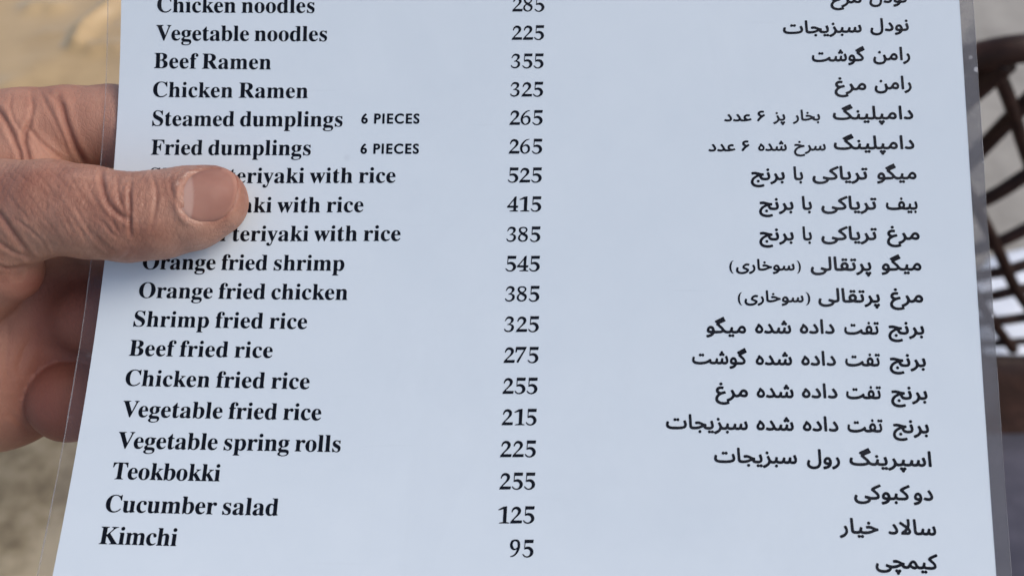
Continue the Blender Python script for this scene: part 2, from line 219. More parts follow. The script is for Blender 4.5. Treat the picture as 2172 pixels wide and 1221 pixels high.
  'P': (510, '64,-26 40,-12 35,7 36,688 52,703 70,708 283,708 352,701 427,676 477,638 487,625 510,594 528,544 534,475 527,425 509,382 470,334 414,298 333,274 208,268 203,257 201,-6 189,-20 170,-26|206,413 220,408 283,409 314,415 339,429 355,450 362,475 361,513 345,544 327,558 302,566 208,565 203,550'),
  'I': (250, '70,-26 46,-12 41,7 41,682 51,699 70,708 176,708 201,697 209,675 209,0 201,-15 183,-25'),
  'E': (500, '69,-26 45,-12 40,7 40,675 44,693 57,703 82,708 457,708 482,702 494,688 496,675 495,594 482,574 457,567 225,567 211,563 208,432 213,417 450,414 469,410 481,400 486,388 486,307 481,288 457,274 213,271 208,257 208,132 211,119 219,115 469,114 488,110 500,100 504,88 505,7 500,-11 488,-21 469,-26'),
  'C': (708, '405,-34 280,-15 186,27 116,85 53,173 22,254 13,335 26,435 54,504 70,535 130,607 213,666 311,704 398,714 467,714 580,692 680,653 690,635 687,523 667,508 642,508 555,549 455,574 361,567 305,546 261,515 244,498 216,460 197,416 184,341 196,266 217,216 255,169 305,134 361,115 430,107 492,115 555,134 642,177 661,180 680,176 692,166 696,154 696,54 692,39 673,25 567,-16 480,-32'),
  'S': (458, '222,-34 159,-28 103,-11 59,10 22,35 12,48 11,173 16,185 28,194 47,199 65,194 134,134 172,115 203,107 234,106 265,114 288,135 298,160 285,204 272,223 228,260 90,351 34,412 20,448 6,516 12,566 31,610 78,664 122,690 184,711 284,714 365,693 428,656 432,635 432,541 428,523 409,511 390,509 294,566 234,577 203,571 184,558 169,535 170,516 192,473 234,440 378,348 432,285 441,266 460,166 454,123 437,79 397,25 353,-6 303,-26'),
 },
 'fa': {
  'نودل': '174,-157 131,-151 93,-138 62,-119 30,-87 11,-50 4,-6 17,75 31,111 43,122 81,109 93,100 97,82 80,19 80,-6 93,-35 124,-58 168,-69 206,-70 249,-59 281,-40 303,0 313,69 302,425 309,438 318,442 362,441 373,432 376,419 385,169 385,44 372,-25 346,-81 324,-107 299,-127 243,-151|724,-150 716,-137 708,-106 708,-87 714,-75 724,-68 793,-51 829,-31 824,-22 781,-14 756,-1 736,19 723,44 720,82 724,113 736,144 756,176 781,201 806,214 862,214 893,195 914,169 932,125 943,67 993,65 1024,68 1043,81 1046,100 1015,213 1015,225 1023,238 1037,246 1068,256 1081,251 1101,200 1116,125 1113,63 1091,19 1071,0 1043,-13 1012,-20 934,-25 894,-81 849,-119 787,-145 743,-154|499,-19 462,-9 437,3 424,19 424,38 444,75 456,84 531,65 574,68 601,82 607,100 600,125 583,163 537,234 533,250 543,272 574,293 587,293 632,232 668,157 679,119 677,63 656,21 618,-8 587,-19 556,-23|811,69 843,65 864,69 866,82 859,107 843,127 831,131 818,129 801,113 795,82|1031,288 1010,313 1010,344 1031,372 1062,376 1088,350 1089,313 1068,287 1049,283',
  'مرغ': '194,-253 119,-241 62,-215 19,-171 -1,-127 -8,-77 0,-21 19,27 55,79 51,92 29,117 14,148 11,211 28,254 56,287 87,305 131,315 162,314 203,304 214,286 200,229 187,223 150,228 115,223 87,204 85,179 106,155 137,142 237,171 250,164 258,148 267,111 259,92 169,61 119,30 84,-8 68,-52 67,-77 73,-102 94,-131 131,-154 187,-166 231,-165 287,-153 289,-139 274,-96 281,-77 362,-36 387,-16 407,11 419,42 420,79 383,179 388,192 400,202 431,217 444,214 469,167 503,79 519,69 537,65 562,70 575,80 630,179 656,209 675,222 700,230 731,230 761,217 788,192 809,161 820,129 823,79 809,29 781,-2 750,-17 719,-19 669,-9 625,10 581,-15 550,-22 525,-22 481,-12 451,-58 423,-89 381,-122 340,-146 340,-158 354,-202 344,-222 269,-246|690,73 731,69 751,79 754,92 750,111 739,129 725,140 712,143 694,138 668,104 665,86|131,340 118,348 104,367 102,398 112,417 125,429 156,432 170,423 182,404 184,373 175,356 158,342',
  'سبزیجات': '1312,-150 1293,-114 1287,-111 1268,-128 1256,-132 1231,-129 1206,-111 1181,-131 1149,-129 1129,-106 1128,-68 1140,-50 1156,-40 1181,-40 1206,-60 1231,-42 1249,-39 1268,-43 1293,-75 1299,-74 1349,-53 1399,-19 1426,19 1437,63 1432,94 1399,169 1399,182 1412,200 1443,217 1456,218 1462,213 1518,82 1543,66 1587,67 1606,78 1614,94 1631,172 1637,182 1649,186 1687,178 1699,163 1690,88 1697,75 1706,71 1768,65 1787,67 1799,75 1812,100 1831,169 1843,181 1881,172 1896,157 1897,138 1888,82 1893,71 1918,65 1949,67 1962,75 1970,88 1988,175 2006,185 2043,178 2056,163 2050,75 2062,67 2093,65 2124,75 2131,94 2126,132 2099,213 2099,225 2112,240 2149,255 2162,254 2173,238 2200,138 2200,75 2191,44 2178,19 2160,0 2137,-13 2093,-22 2056,-19 2006,1 1974,-16 1918,-23 1881,-16 1849,4 1806,-16 1749,-23 1687,-14 1649,6 1618,-13 1593,-20 1549,-22 1499,-11 1453,-75 1418,-107 1356,-144 1331,-153|1643,-131 1618,-112 1610,-93 1610,-75 1618,-56 1630,-43 1656,-36 1672,-43 1689,-62 1691,-100 1668,-128|899,-125 887,-116 877,-100 874,-71 881,-56 899,-37 924,-34 937,-40 951,-56 956,-68 956,-93 947,-112 931,-126 912,-129|212,-31 143,-26 93,-14 56,5 28,32 9,69 4,107 17,188 31,216 62,213 87,200 91,182 79,119 86,94 99,79 124,67 168,59 318,55 437,68 487,88 497,100 497,125 471,225 487,244 524,256 537,250 562,182 572,119 564,69 549,41 529,19 493,-1 431,-19 343,-29|718,-19 689,-12 662,5 643,32 633,63 620,369 621,425 631,440 674,442 684,438 691,425 704,113 710,82 724,70 787,65 843,73 893,86 949,113 949,119 939,125 893,139 856,142 812,136 797,144 785,188 793,213 812,222 856,227 887,227 922,219 1037,162 1087,150 1097,125 1093,75 1099,69 1168,65 1206,70 1218,79 1222,100 1190,225 1206,242 1243,256 1256,253 1262,244 1288,157 1290,69 1271,25 1231,-8 1187,-19 1143,-23 1074,-15 1043,0 1007,44 999,47 912,5 856,-13 762,-23|249,219 224,228 209,250 209,282 231,310 243,314 262,313 287,292 318,313 337,314 349,310 362,297 371,275 371,257 363,238 349,225 331,219 318,221 287,241 268,225|1393,256 1373,282 1370,300 1374,319 1393,341 1406,345 1424,344 1450,319 1451,282 1438,263 1424,253',
  'رامن': '174,-157 118,-148 81,-133 45,-106 18,-67 8,-37 4,7 16,69 37,119 49,121 81,109 96,94 97,82 79,7 83,-18 93,-38 112,-52 143,-65 206,-70 243,-64 274,-52 295,-37 308,-18 315,13 313,50 289,150 293,166 306,176 337,185 353,182 362,169 390,82 406,70 437,65 468,75 529,182 556,211 581,225 606,230 643,226 674,205 699,173 718,125 719,69 706,28 673,-6 649,-16 618,-19 577,-12 518,10 468,-19 431,-22 393,-17 384,-25 354,-87 312,-127 256,-150|881,-150 859,-100 862,-81 962,-25 981,-6 996,19 1007,69 1000,100 971,163 967,182 981,200 1012,217 1024,218 1056,163 1071,113 1076,44 1064,-6 1032,-62 987,-106 931,-141 893,-153|799,-19 790,-12 785,7 773,419 776,432 787,441 824,442 840,438 847,419 860,0 855,-12 843,-20|604,69 637,71 645,75 652,88 649,107 639,125 627,138 612,144 587,134 561,94 568,80|187,218 162,238 155,257 155,275 174,305 199,314 218,307 229,294 238,275 238,257 231,238 218,224 206,218',
  'گوشت': '1143,-149 1134,-136 1124,-92 1131,-74 1218,-49 1248,-30 1246,-24 1199,-14 1174,-2 1152,20 1139,51 1140,101 1153,145 1174,178 1212,210 1237,218 1268,217 1293,208 1310,195 1327,176 1343,145 1362,68 1487,66 1518,71 1539,83 1537,108 1512,143 1405,239 1398,258 1400,308 1378,320 1362,345 1359,364 1381,386 1481,446 1582,501 1599,501 1619,464 1624,439 1651,389 1652,370 1635,351 1506,286 1493,276 1493,270 1557,208 1600,145 1609,120 1614,83 1600,33 1568,1 1524,-15 1474,-22 1351,-24 1313,-80 1268,-119 1231,-136 1187,-149 1162,-153|187,-31 137,-24 87,-11 52,8 23,39 9,70 4,114 20,201 28,214 37,218 74,210 90,195 79,120 85,95 93,85 124,68 193,56 293,56 399,75 474,106 543,157 574,141 587,129 591,114 587,83 593,75 624,66 681,67 700,83 726,170 743,180 774,171 789,158 791,139 782,83 787,72 806,66 843,67 856,74 864,89 881,170 887,180 899,184 937,178 949,164 941,89 948,70 999,66 1018,76 1026,95 1019,133 993,214 996,233 1037,253 1056,254 1070,233 1087,170 1095,126 1095,83 1088,51 1074,23 1054,1 1012,-19 956,-21 899,1 862,-18 806,-22 774,-16 737,4 693,-18 624,-21 562,-7 543,4 523,26 512,30 443,-1 374,-19 274,-31|1225,70 1256,66 1282,70 1279,101 1262,126 1237,129 1220,114 1212,83|243,219 221,233 208,258 210,283 231,310 256,315 271,308 287,292 293,292 312,310 337,315 352,308 364,295 372,276 372,258 362,236 349,224 324,219 287,242 268,224|843,245 830,258 822,276 821,295 829,314 859,339 864,370 881,393 893,399 918,397 939,376 947,339 968,325 981,308 985,289 981,266 963,245 949,241 924,245 906,261 874,241',
  'دامپلینگ': '1281,-199 1256,-183 1247,-167 1243,-141 1211,-111 1204,-92 1206,-74 1218,-51 1237,-39 1262,-41 1287,-61 1312,-41 1337,-39 1353,-49 1365,-67 1370,-86 1365,-105 1351,-124 1333,-136 1326,-167 1318,-181 1299,-197|837,-132 818,-117 808,-92 812,-64 831,-42 862,-39 887,-61 918,-39 937,-38 949,-42 966,-61 972,-80 971,-99 962,-115 943,-132 918,-132 893,-111 887,-111 862,-132|187,-30 137,-25 87,-12 52,8 23,39 9,70 4,108 11,164 23,208 31,216 43,218 74,210 87,201 91,183 79,126 83,101 95,83 124,68 193,56 306,56 381,67 418,81 423,95 399,130 287,242 282,264 287,301 284,308 268,311 260,320 245,345 242,364 249,377 268,390 418,477 474,504 487,493 506,439 525,414 538,383 537,370 519,351 395,289 372,270 457,183 518,91 556,68 606,66 631,76 644,108 660,176 674,186 712,179 724,170 729,151 717,89 723,76 737,70 812,66 843,75 856,95 873,170 881,183 893,185 931,178 943,164 933,95 937,76 974,66 1031,66 1049,71 1058,83 1060,114 1048,420 1056,439 1068,443 1112,441 1122,426 1133,120 1140,89 1156,72 1206,66 1243,76 1257,101 1272,170 1281,183 1293,185 1330,176 1340,164 1341,145 1332,95 1337,76 1374,66 1424,68 1448,89 1486,164 1512,199 1543,222 1574,231 1618,222 1651,195 1678,151 1688,114 1687,64 1669,20 1637,-9 1599,-19 1549,-13 1487,10 1449,-14 1412,-22 1339,-17 1318,-11 1293,5 1262,-12 1237,-18 1168,-22 1137,-14 1106,7 1074,-12 1024,-22 943,-18 893,4 843,-18 762,-22 712,-13 681,5 631,-18 568,-22 521,-11 474,18 412,-13 356,-25 281,-32|1768,-18 1759,-11 1754,8 1741,420 1745,433 1756,442 1793,443 1809,439 1816,420 1828,1 1824,-11 1812,-19|1931,-18 1887,-2 1865,20 1866,39 1887,76 1899,83 1956,67 1999,66 2031,73 2047,89 2047,108 2039,133 1974,245 1974,258 1983,270 2024,295 2037,286 2065,245 2107,164 2122,108 2117,58 2091,14 2049,-13 2006,-22|1567,70 1605,70 1619,83 1615,114 1602,133 1587,142 1568,142 1556,134 1530,95 1531,85 1537,79|656,213 632,239 630,270 637,286 653,301 681,304 706,283 712,264 711,245 706,233 687,214 674,210',
  'بخار': '-2,-151 -10,-142 -24,-105 -21,-80 73,-28 101,1 114,26 121,58 118,89 85,164 82,183 97,201 135,217 148,208 168,170 187,108 190,39 180,-5 154,-52 110,-100 54,-137 17,-152|823,-131 807,-124 796,-111 791,-99 790,-74 804,-47 817,-39 835,-36 854,-45 867,-61 870,-99 854,-124 842,-130|335,-18 310,-9 287,8 271,33 263,58 247,420 251,433 260,439 304,440 320,426 334,108 339,83 354,69 423,66 454,69 523,87 578,114 576,120 564,126 517,139 473,141 442,136 429,139 415,183 415,208 435,221 485,228 560,216 667,162 717,152 724,139 727,108 722,76 729,69 798,66 823,70 837,83 839,101 807,214 808,226 823,242 860,255 873,252 881,239 906,151 908,70 886,20 848,-9 785,-22 704,-15 667,4 629,47 554,11 479,-14 417,-22|479,251 467,255 450,270 440,301 454,334 467,344 485,347 504,340 517,327 525,295 510,263 498,254',
  'پز': '298,-199 285,-195 269,-180 260,-161 255,-136 226,-111 219,-92 223,-67 235,-49 254,-39 273,-39 304,-60 329,-39 354,-39 368,-49 380,-67 382,-99 368,-124 348,-136 341,-167 330,-186 317,-196|-2,-152 -10,-142 -27,-99 -24,-80 73,-28 101,1 117,39 121,64 118,89 83,170 82,183 88,195 123,215 142,214 161,183 206,76 229,66 298,68 313,76 318,101 306,158 285,214 286,226 298,241 329,253 351,251 361,239 371,208 390,108 383,58 360,16 329,-7 292,-18 229,-22 179,-13 148,-61 104,-105 42,-143 10,-154|92,250 75,258 60,273 56,308 59,320 73,337 98,347 117,340 129,326 137,308 137,289 129,270 118,258 104,251',
  '۶': '40,-14 9,3 7,30 33,87 91,180 58,212 32,255 26,312 33,343 61,387 103,414 128,419 165,420 203,413 212,405 217,387 205,337 196,331 146,337 121,331 107,318 101,293 109,274 120,262 153,242 203,272 215,273 241,237 243,212 140,109 107,62 65,-13 53,-17',
  'عدد': '115,-22 71,-16 34,-2 13,16 11,34 30,72 46,84 90,69 134,64 171,70 191,84 193,109 184,138 120,247 121,259 130,272 171,293 184,285 199,266 242,191 265,128 268,78 249,28 215,-4 177,-18|396,-22 352,-16 321,-4 301,9 292,28 313,72 327,84 371,69 415,64 452,70 474,84 476,103 466,134 402,247 408,266 434,286 452,294 467,284 522,191 566,84 577,72 602,64 646,64 652,70 633,122 633,172 649,216 684,254 721,273 759,280 815,273 835,259 837,241 829,203 821,191 809,187 759,192 734,185 714,172 707,141 715,122 727,108 771,88 796,88 852,111 865,111 873,103 890,59 890,47 877,32 784,0 696,-17 577,-20 552,-12 521,10 465,-17',
  'سرخ': '200,-253 125,-241 69,-216 37,-189 3,-133 -8,-64 0,-14 16,29 37,65 69,102 149,161 151,167 112,177 25,174 13,192 8,229 15,248 31,257 75,265 137,261 269,222 337,214 351,198 352,154 344,135 331,129 287,124 237,111 162,76 105,29 74,-27 67,-64 75,-102 94,-128 125,-148 162,-160 206,-166 269,-161 331,-143 344,-146 350,-154 366,-196 364,-208 350,-223 275,-247|375,-152 353,-102 355,-83 362,-74 425,-46 460,-21 481,4 495,36 496,92 462,173 463,186 475,200 506,216 519,216 525,211 545,173 581,79 594,70 612,65 644,67 662,79 690,167 706,180 744,171 755,161 758,142 747,86 750,73 769,65 812,69 828,86 850,179 862,185 894,180 909,173 916,161 908,92 911,73 925,66 956,65 981,73 990,98 983,142 959,211 961,229 975,243 1006,254 1019,255 1028,248 1057,154 1061,86 1054,54 1040,23 1006,-9 962,-22 931,-22 900,-16 869,2 831,-17 775,-22 737,-15 706,4 669,-16 631,-22 600,-22 562,-11 556,-14 519,-72 469,-116 406,-149 387,-155|175,291 161,298 146,317 143,348 162,377 175,383 194,383 206,377 221,361 226,329 219,311 206,297 194,291',
  'شده': '356,-23 318,-18 281,-6 258,9 248,28 266,66 281,83 293,83 331,69 374,64 412,70 431,84 434,103 420,141 360,247 368,269 399,291 419,291 445,253 494,159 523,84 537,71 562,64 593,69 604,78 631,166 637,175 649,179 681,172 698,159 701,147 689,84 693,73 718,64 756,69 766,78 772,91 790,172 806,185 843,178 856,166 857,147 848,84 854,72 887,64 918,70 931,84 932,103 902,209 903,228 913,241 956,256 968,250 976,234 1001,141 1001,72 981,22 943,-11 912,-20 862,-20 837,-14 806,2 768,-18 706,-20 674,-12 649,4 606,-17 543,-20 512,-13 474,10 424,-16|93,-17 56,-4 27,22 10,53 4,97 10,128 24,163 65,222 66,253 98,291 112,295 174,239 206,197 229,147 235,91 220,41 190,3 149,-16|99,72 118,67 137,70 155,78 164,91 166,116 157,141 124,176 115,172 96,147 80,109 82,84|762,240 748,247 733,266 731,303 743,323 767,341 772,372 781,385 799,399 824,398 845,378 854,341 874,326 888,309 891,291 889,266 872,247 856,239 837,242 812,261 787,243',
  'میگو': '30,-151 21,-136 11,-92 18,-74 105,-49 136,-30 133,-24 87,-14 62,-2 40,20 26,51 26,95 39,139 61,176 99,210 124,218 155,217 180,208 197,195 214,176 231,145 249,68 374,66 412,73 426,83 424,99 400,133 292,239 285,258 287,308 268,317 245,358 249,370 268,386 474,503 486,501 493,492 508,458 511,439 539,389 540,370 524,353 399,289 375,270 459,183 517,95 537,78 580,66 618,66 643,75 656,95 672,170 680,183 693,185 730,178 743,164 732,95 737,76 768,66 824,68 849,90 880,151 905,190 939,220 974,231 1005,228 1043,205 1070,170 1087,126 1090,83 1087,58 1074,26 1049,-2 1012,-18 980,-19 949,-13 887,11 855,-12 824,-21 743,-18 718,-11 693,4 643,-18 568,-21 524,-11 474,18 437,-6 393,-18 238,-24 205,-75 155,-119 93,-144 43,-154|637,-132 618,-117 607,-92 612,-64 630,-42 643,-38 662,-40 687,-61 718,-39 737,-39 755,-48 765,-61 772,-80 771,-99 762,-117 749,-129 737,-134 718,-132 693,-111 687,-111 662,-132|112,70 143,66 169,70 166,101 149,126 124,129 107,114 99,83|970,70 1005,70 1020,83 1020,101 1012,120 999,136 987,142 968,142 955,134 931,95 937,80',
  'تریاکی': '181,-156 124,-148 82,-131 49,-108 24,-75 10,-43 4,7 16,69 37,119 49,121 81,109 96,94 97,82 79,7 90,-31 131,-58 181,-70 237,-70 287,-60 324,-46 353,-25 354,-12 348,-6 282,19 271,32 280,88 293,104 431,65 524,65 574,75 582,82 585,94 575,119 518,180 449,240 442,257 443,288 462,323 512,360 656,434 671,432 696,388 693,363 556,290 537,275 543,263 612,194 650,132 657,100 657,69 650,44 638,25 612,1 574,-14 537,-20 437,-24 430,-31 419,-62 401,-87 371,-112 337,-131 268,-151|1031,-152 1021,-143 1006,-111 999,-111 981,-128 968,-133 949,-131 924,-111 918,-111 893,-131 862,-128 846,-112 839,-93 840,-75 849,-55 868,-40 887,-39 924,-60 943,-43 968,-39 981,-43 1006,-74 1012,-75 1068,-50 1107,-25 1138,13 1151,57 1145,100 1111,182 1118,194 1156,215 1168,216 1181,205 1237,75 1268,65 1306,65 1337,72 1346,82 1347,113 1317,213 1318,225 1337,244 1368,256 1381,254 1389,244 1400,213 1420,119 1414,57 1393,19 1356,-8 1312,-19 1262,-22 1212,-12 1178,-62 1137,-103 1081,-139 1049,-152|806,-19 774,-10 749,9 735,32 723,75 710,400 711,425 724,441 768,442 777,438 784,425 795,132 798,94 806,75 837,65 887,65 918,69 931,76 935,88 934,119 904,219 909,232 924,244 956,256 972,250 987,213 1003,150 1007,94 1003,63 994,38 974,11 949,-6 918,-16 856,-23|1293,288 1276,307 1270,332 1281,360 1299,375 1324,376 1356,354 1381,375 1406,376 1431,350 1434,313 1412,287 1381,285 1356,304 1324,284',
  'با': '230,-132 215,-125 202,-113 196,-100 195,-75 202,-57 214,-44 225,-38 243,-37 268,-54 278,-88 273,-107 262,-121 243,-132|130,-20 105,-14 79,0 62,18 47,56 41,93 29,418 32,431 43,440 87,441 96,437 103,425 116,106 124,77 143,67 174,64 218,67 237,75 243,87 244,106 214,218 224,240 255,253 274,255 284,243 312,143 313,81 309,56 294,25 274,4 249,-10 212,-20',
  'برنج': '200,-253 125,-241 75,-220 37,-189 5,-139 -8,-71 -2,-21 12,21 34,61 69,102 149,161 151,167 112,177 25,174 12,198 11,242 25,255 50,261 112,265 162,256 269,222 337,214 351,198 351,148 337,131 298,123 298,104 312,85 337,71 369,65 412,65 444,71 456,92 451,129 425,211 427,229 444,244 475,255 487,253 502,229 520,167 526,129 527,86 513,36 495,11 475,-4 444,-16 400,-22 331,-18 300,-10 277,4 252,29 235,61 225,96 212,101 169,80 131,55 105,29 84,-2 72,-33 68,-77 81,-114 112,-142 156,-158 206,-166 269,-161 331,-143 344,-146 352,-158 366,-202 350,-223 275,-247|544,-154 535,-146 521,-108 520,-83 531,-73 579,-52 625,-22 650,11 660,36 663,86 628,167 631,192 669,216 687,214 713,167 750,76 775,65 831,69 846,79 851,98 818,223 825,236 837,244 869,255 881,253 891,242 901,217 920,129 920,73 913,48 895,17 869,-4 831,-17 775,-22 725,-12 681,-75 644,-109 587,-142 556,-154|825,-128 803,-102 802,-71 812,-52 825,-40 850,-36 877,-58 883,-77 881,-102 856,-129|187,-91 175,-86 162,-74 152,-39 162,-14 175,-2 206,1 231,-21 235,-58 219,-83 206,-90|450,283 425,304 418,336 425,354 437,370 450,376 469,377 481,371 496,354 501,342 501,317 481,289 469,282',
  'بیف': '712,-134 686,-115 676,-90 685,-58 699,-43 712,-38 731,-40 762,-61 781,-43 806,-38 822,-46 838,-65 840,-102 818,-129 793,-134 762,-111 737,-129|918,-127 896,-102 897,-65 918,-40 943,-36 956,-42 970,-58 976,-77 974,-102 949,-129 931,-131|156,-28 99,-16 68,-3 37,21 17,48 9,73 4,117 21,204 37,218 74,210 89,198 90,179 79,123 84,98 92,85 131,66 193,56 324,56 406,66 392,129 405,192 420,217 445,242 468,256 493,264 524,264 549,256 579,235 598,210 612,179 619,148 618,117 605,73 612,66 681,65 712,74 726,98 743,173 749,182 762,186 796,179 810,167 813,148 802,85 811,73 849,65 906,65 931,72 939,79 944,98 911,223 924,240 962,255 974,253 984,242 1008,160 1014,85 1003,42 987,17 968,0 924,-17 881,-23 812,-18 762,4 718,-16 668,-23 587,-19 506,-5 443,-18 337,-29 206,-32|493,92 506,88 518,93 532,104 543,123 543,142 537,157 524,171 512,177 499,176 483,167 468,135 473,110|493,290 469,310 461,342 467,360 481,376 493,383 512,383 524,377 539,360 544,348 544,323 524,295 506,288',
  'پرتقالی': '1531,-199 1506,-184 1496,-167 1493,-141 1460,-111 1454,-92 1456,-67 1470,-49 1487,-39 1506,-39 1537,-60 1562,-40 1587,-39 1601,-49 1614,-67 1614,-105 1601,-124 1581,-136 1574,-167 1563,-186 1549,-196|168,-156 127,-149 81,-131 56,-113 22,-74 10,-42 4,1 11,51 31,109 37,117 49,121 81,109 95,95 97,83 83,33 80,-5 93,-34 124,-56 168,-68 212,-71 274,-63 331,-43 353,-24 354,-11 274,26 270,45 281,89 290,101 299,104 424,66 468,66 489,76 495,101 483,426 490,439 499,443 543,441 551,433 557,401 566,164 566,76 562,51 551,26 537,7 509,-11 436,-24 407,-80 374,-110 337,-131 256,-152|1237,-155 1224,-144 1211,-111 1208,-92 1212,-80 1274,-49 1318,-18 1338,8 1351,39 1351,89 1317,170 1324,195 1356,215 1374,216 1395,183 1440,76 1462,66 1524,67 1546,76 1551,101 1544,139 1522,208 1521,226 1531,239 1543,246 1568,254 1584,251 1601,220 1622,120 1618,64 1597,20 1566,-5 1524,-18 1462,-22 1412,-14 1372,-74 1337,-106 1274,-143|712,-18 689,-11 662,6 647,26 636,58 620,414 623,433 631,441 681,442 694,426 708,101 712,81 724,70 793,66 812,70 799,114 798,139 802,170 812,193 833,226 856,246 881,259 912,266 943,261 964,251 997,220 1013,195 1022,164 1023,120 1010,76 1012,69 1099,66 1124,70 1137,83 1139,108 1109,208 1109,226 1118,239 1156,254 1168,255 1179,245 1207,151 1210,83 1194,33 1162,-1 1137,-12 1081,-22 999,-19 912,-4 874,-14 806,-22|901,89 912,88 931,99 949,126 943,158 933,170 918,177 892,170 881,158 873,139 878,114|1099,282 1076,295 1064,320 1067,351 1087,373 1112,377 1143,354 1168,373 1187,378 1206,371 1218,358 1226,339 1226,320 1218,301 1206,288 1181,282 1143,306 1118,285|862,289 837,307 829,326 832,358 856,381 881,383 912,361 931,378 956,384 972,376 988,358 990,320 968,293 943,289 912,311 881,290',
  'سوخاری': '181,-157 131,-150 81,-132 45,-106 22,-75 10,-43 4,0 11,50 32,113 37,119 49,121 86,107 96,94 79,0 86,-25 106,-46 143,-63 187,-70 218,-70 281,-57 324,-35 343,-18 348,-6 337,5 256,41 224,72 215,94 214,119 228,169 243,194 281,233 324,259 356,266 387,267 437,252 451,238 453,225 430,175 418,169 387,179 349,177 306,152 290,125 299,112 387,72 421,44 432,19 432,0 426,-25 411,-56 374,-97 343,-119 306,-138 243,-154|449,-152 433,-125 424,-87 437,-72 518,-32 541,-12 558,13 569,44 570,75 563,107 536,163 533,182 546,200 587,218 599,208 619,169 637,113 641,50 631,0 602,-56 556,-104 499,-139 462,-153|1218,-150 1211,-137 1202,-100 1202,-87 1208,-75 1218,-68 1293,-50 1324,-31 1318,-22 1274,-14 1249,0 1230,19 1217,50 1217,100 1230,144 1254,182 1287,209 1306,216 1343,217 1368,209 1387,196 1418,150 1432,107 1435,75 1443,66 1493,65 1516,75 1526,94 1548,169 1562,179 1599,170 1612,157 1613,138 1603,88 1606,74 1631,65 1668,68 1681,79 1687,94 1704,175 1718,185 1756,178 1771,163 1766,75 1781,66 1812,65 1837,72 1847,94 1843,125 1816,207 1815,225 1831,242 1868,256 1886,244 1900,207 1914,144 1916,82 1909,50 1897,25 1882,7 1862,-8 1835,-18 1799,-23 1756,-15 1724,1 1687,-16 1637,-23 1599,-17 1562,4 1512,-19 1431,-24 1421,-31 1400,-68 1381,-91 1343,-120 1274,-147 1231,-154|793,-19 762,-10 737,9 722,32 711,75 698,413 701,432 712,441 756,442 765,438 772,425 783,132 787,88 799,71 831,65 899,68 974,87 1028,113 1028,119 1018,126 974,138 937,142 893,136 881,141 867,175 866,207 881,219 912,226 968,226 1012,215 1118,162 1162,154 1175,138 1179,94 1168,76 1112,64 1018,17 956,-7 893,-20 843,-23|1305,69 1337,65 1359,69 1356,100 1337,127 1312,129 1296,113 1290,82|924,254 901,282 899,313 910,332 924,343 949,345 974,325 982,307 981,288 971,269 956,255',
  'تفت': '212,-32 143,-26 93,-14 56,5 28,32 9,69 4,113 20,200 28,213 37,217 74,210 90,194 79,119 86,94 93,84 131,66 206,55 318,59 399,75 474,106 543,156 568,145 587,128 591,113 586,88 593,75 637,65 693,66 697,75 686,107 682,138 697,194 731,238 756,255 787,264 818,264 849,252 874,230 893,204 909,150 907,107 896,75 906,65 987,66 1012,71 1022,82 1026,94 1021,125 992,219 1006,241 1043,255 1056,255 1065,244 1083,188 1095,125 1095,82 1089,57 1063,13 1043,-3 1018,-13 937,-23 887,-19 799,-4 718,-20 643,-23 606,-19 562,-8 518,30 437,-3 368,-20 299,-29|789,88 799,89 817,100 834,125 828,157 818,170 806,176 787,175 776,169 765,157 758,138 767,107|249,219 224,230 208,257 212,288 231,310 243,314 262,313 287,293 293,293 318,313 337,314 349,310 365,294 372,275 372,257 363,238 349,225 324,220 287,242 268,225|968,288 949,313 948,338 955,357 974,375 1002,375 1031,354 1056,375 1081,376 1094,369 1108,350 1113,332 1111,319 1103,300 1087,286 1056,285 1031,305 999,284|774,294 755,319 754,350 774,378 806,382 831,357 834,319 812,293 793,290',
  'داده': '356,-23 299,-13 268,1 253,16 249,34 281,83 293,83 331,69 374,64 412,70 431,84 434,103 425,134 360,247 362,259 371,272 399,291 412,294 425,284 451,247 493,166 507,122 506,66 489,28 456,-4 418,-18|781,-23 737,-17 693,1 678,16 674,34 694,72 706,83 756,68 793,64 831,69 855,84 858,103 849,133 783,247 785,259 795,272 824,292 837,294 862,266 906,191 932,116 932,72 913,28 874,-7 837,-19|93,-17 56,-4 27,22 10,53 4,97 10,128 24,163 65,222 66,253 98,291 112,295 174,239 206,197 229,147 235,91 220,41 190,3 149,-16|581,-17 568,-9 564,3 554,416 556,428 567,441 606,442 618,437 626,422 639,9 633,-9 624,-16|99,72 118,67 137,70 155,78 164,91 166,116 157,141 124,176 115,172 96,147 80,109 82,84',
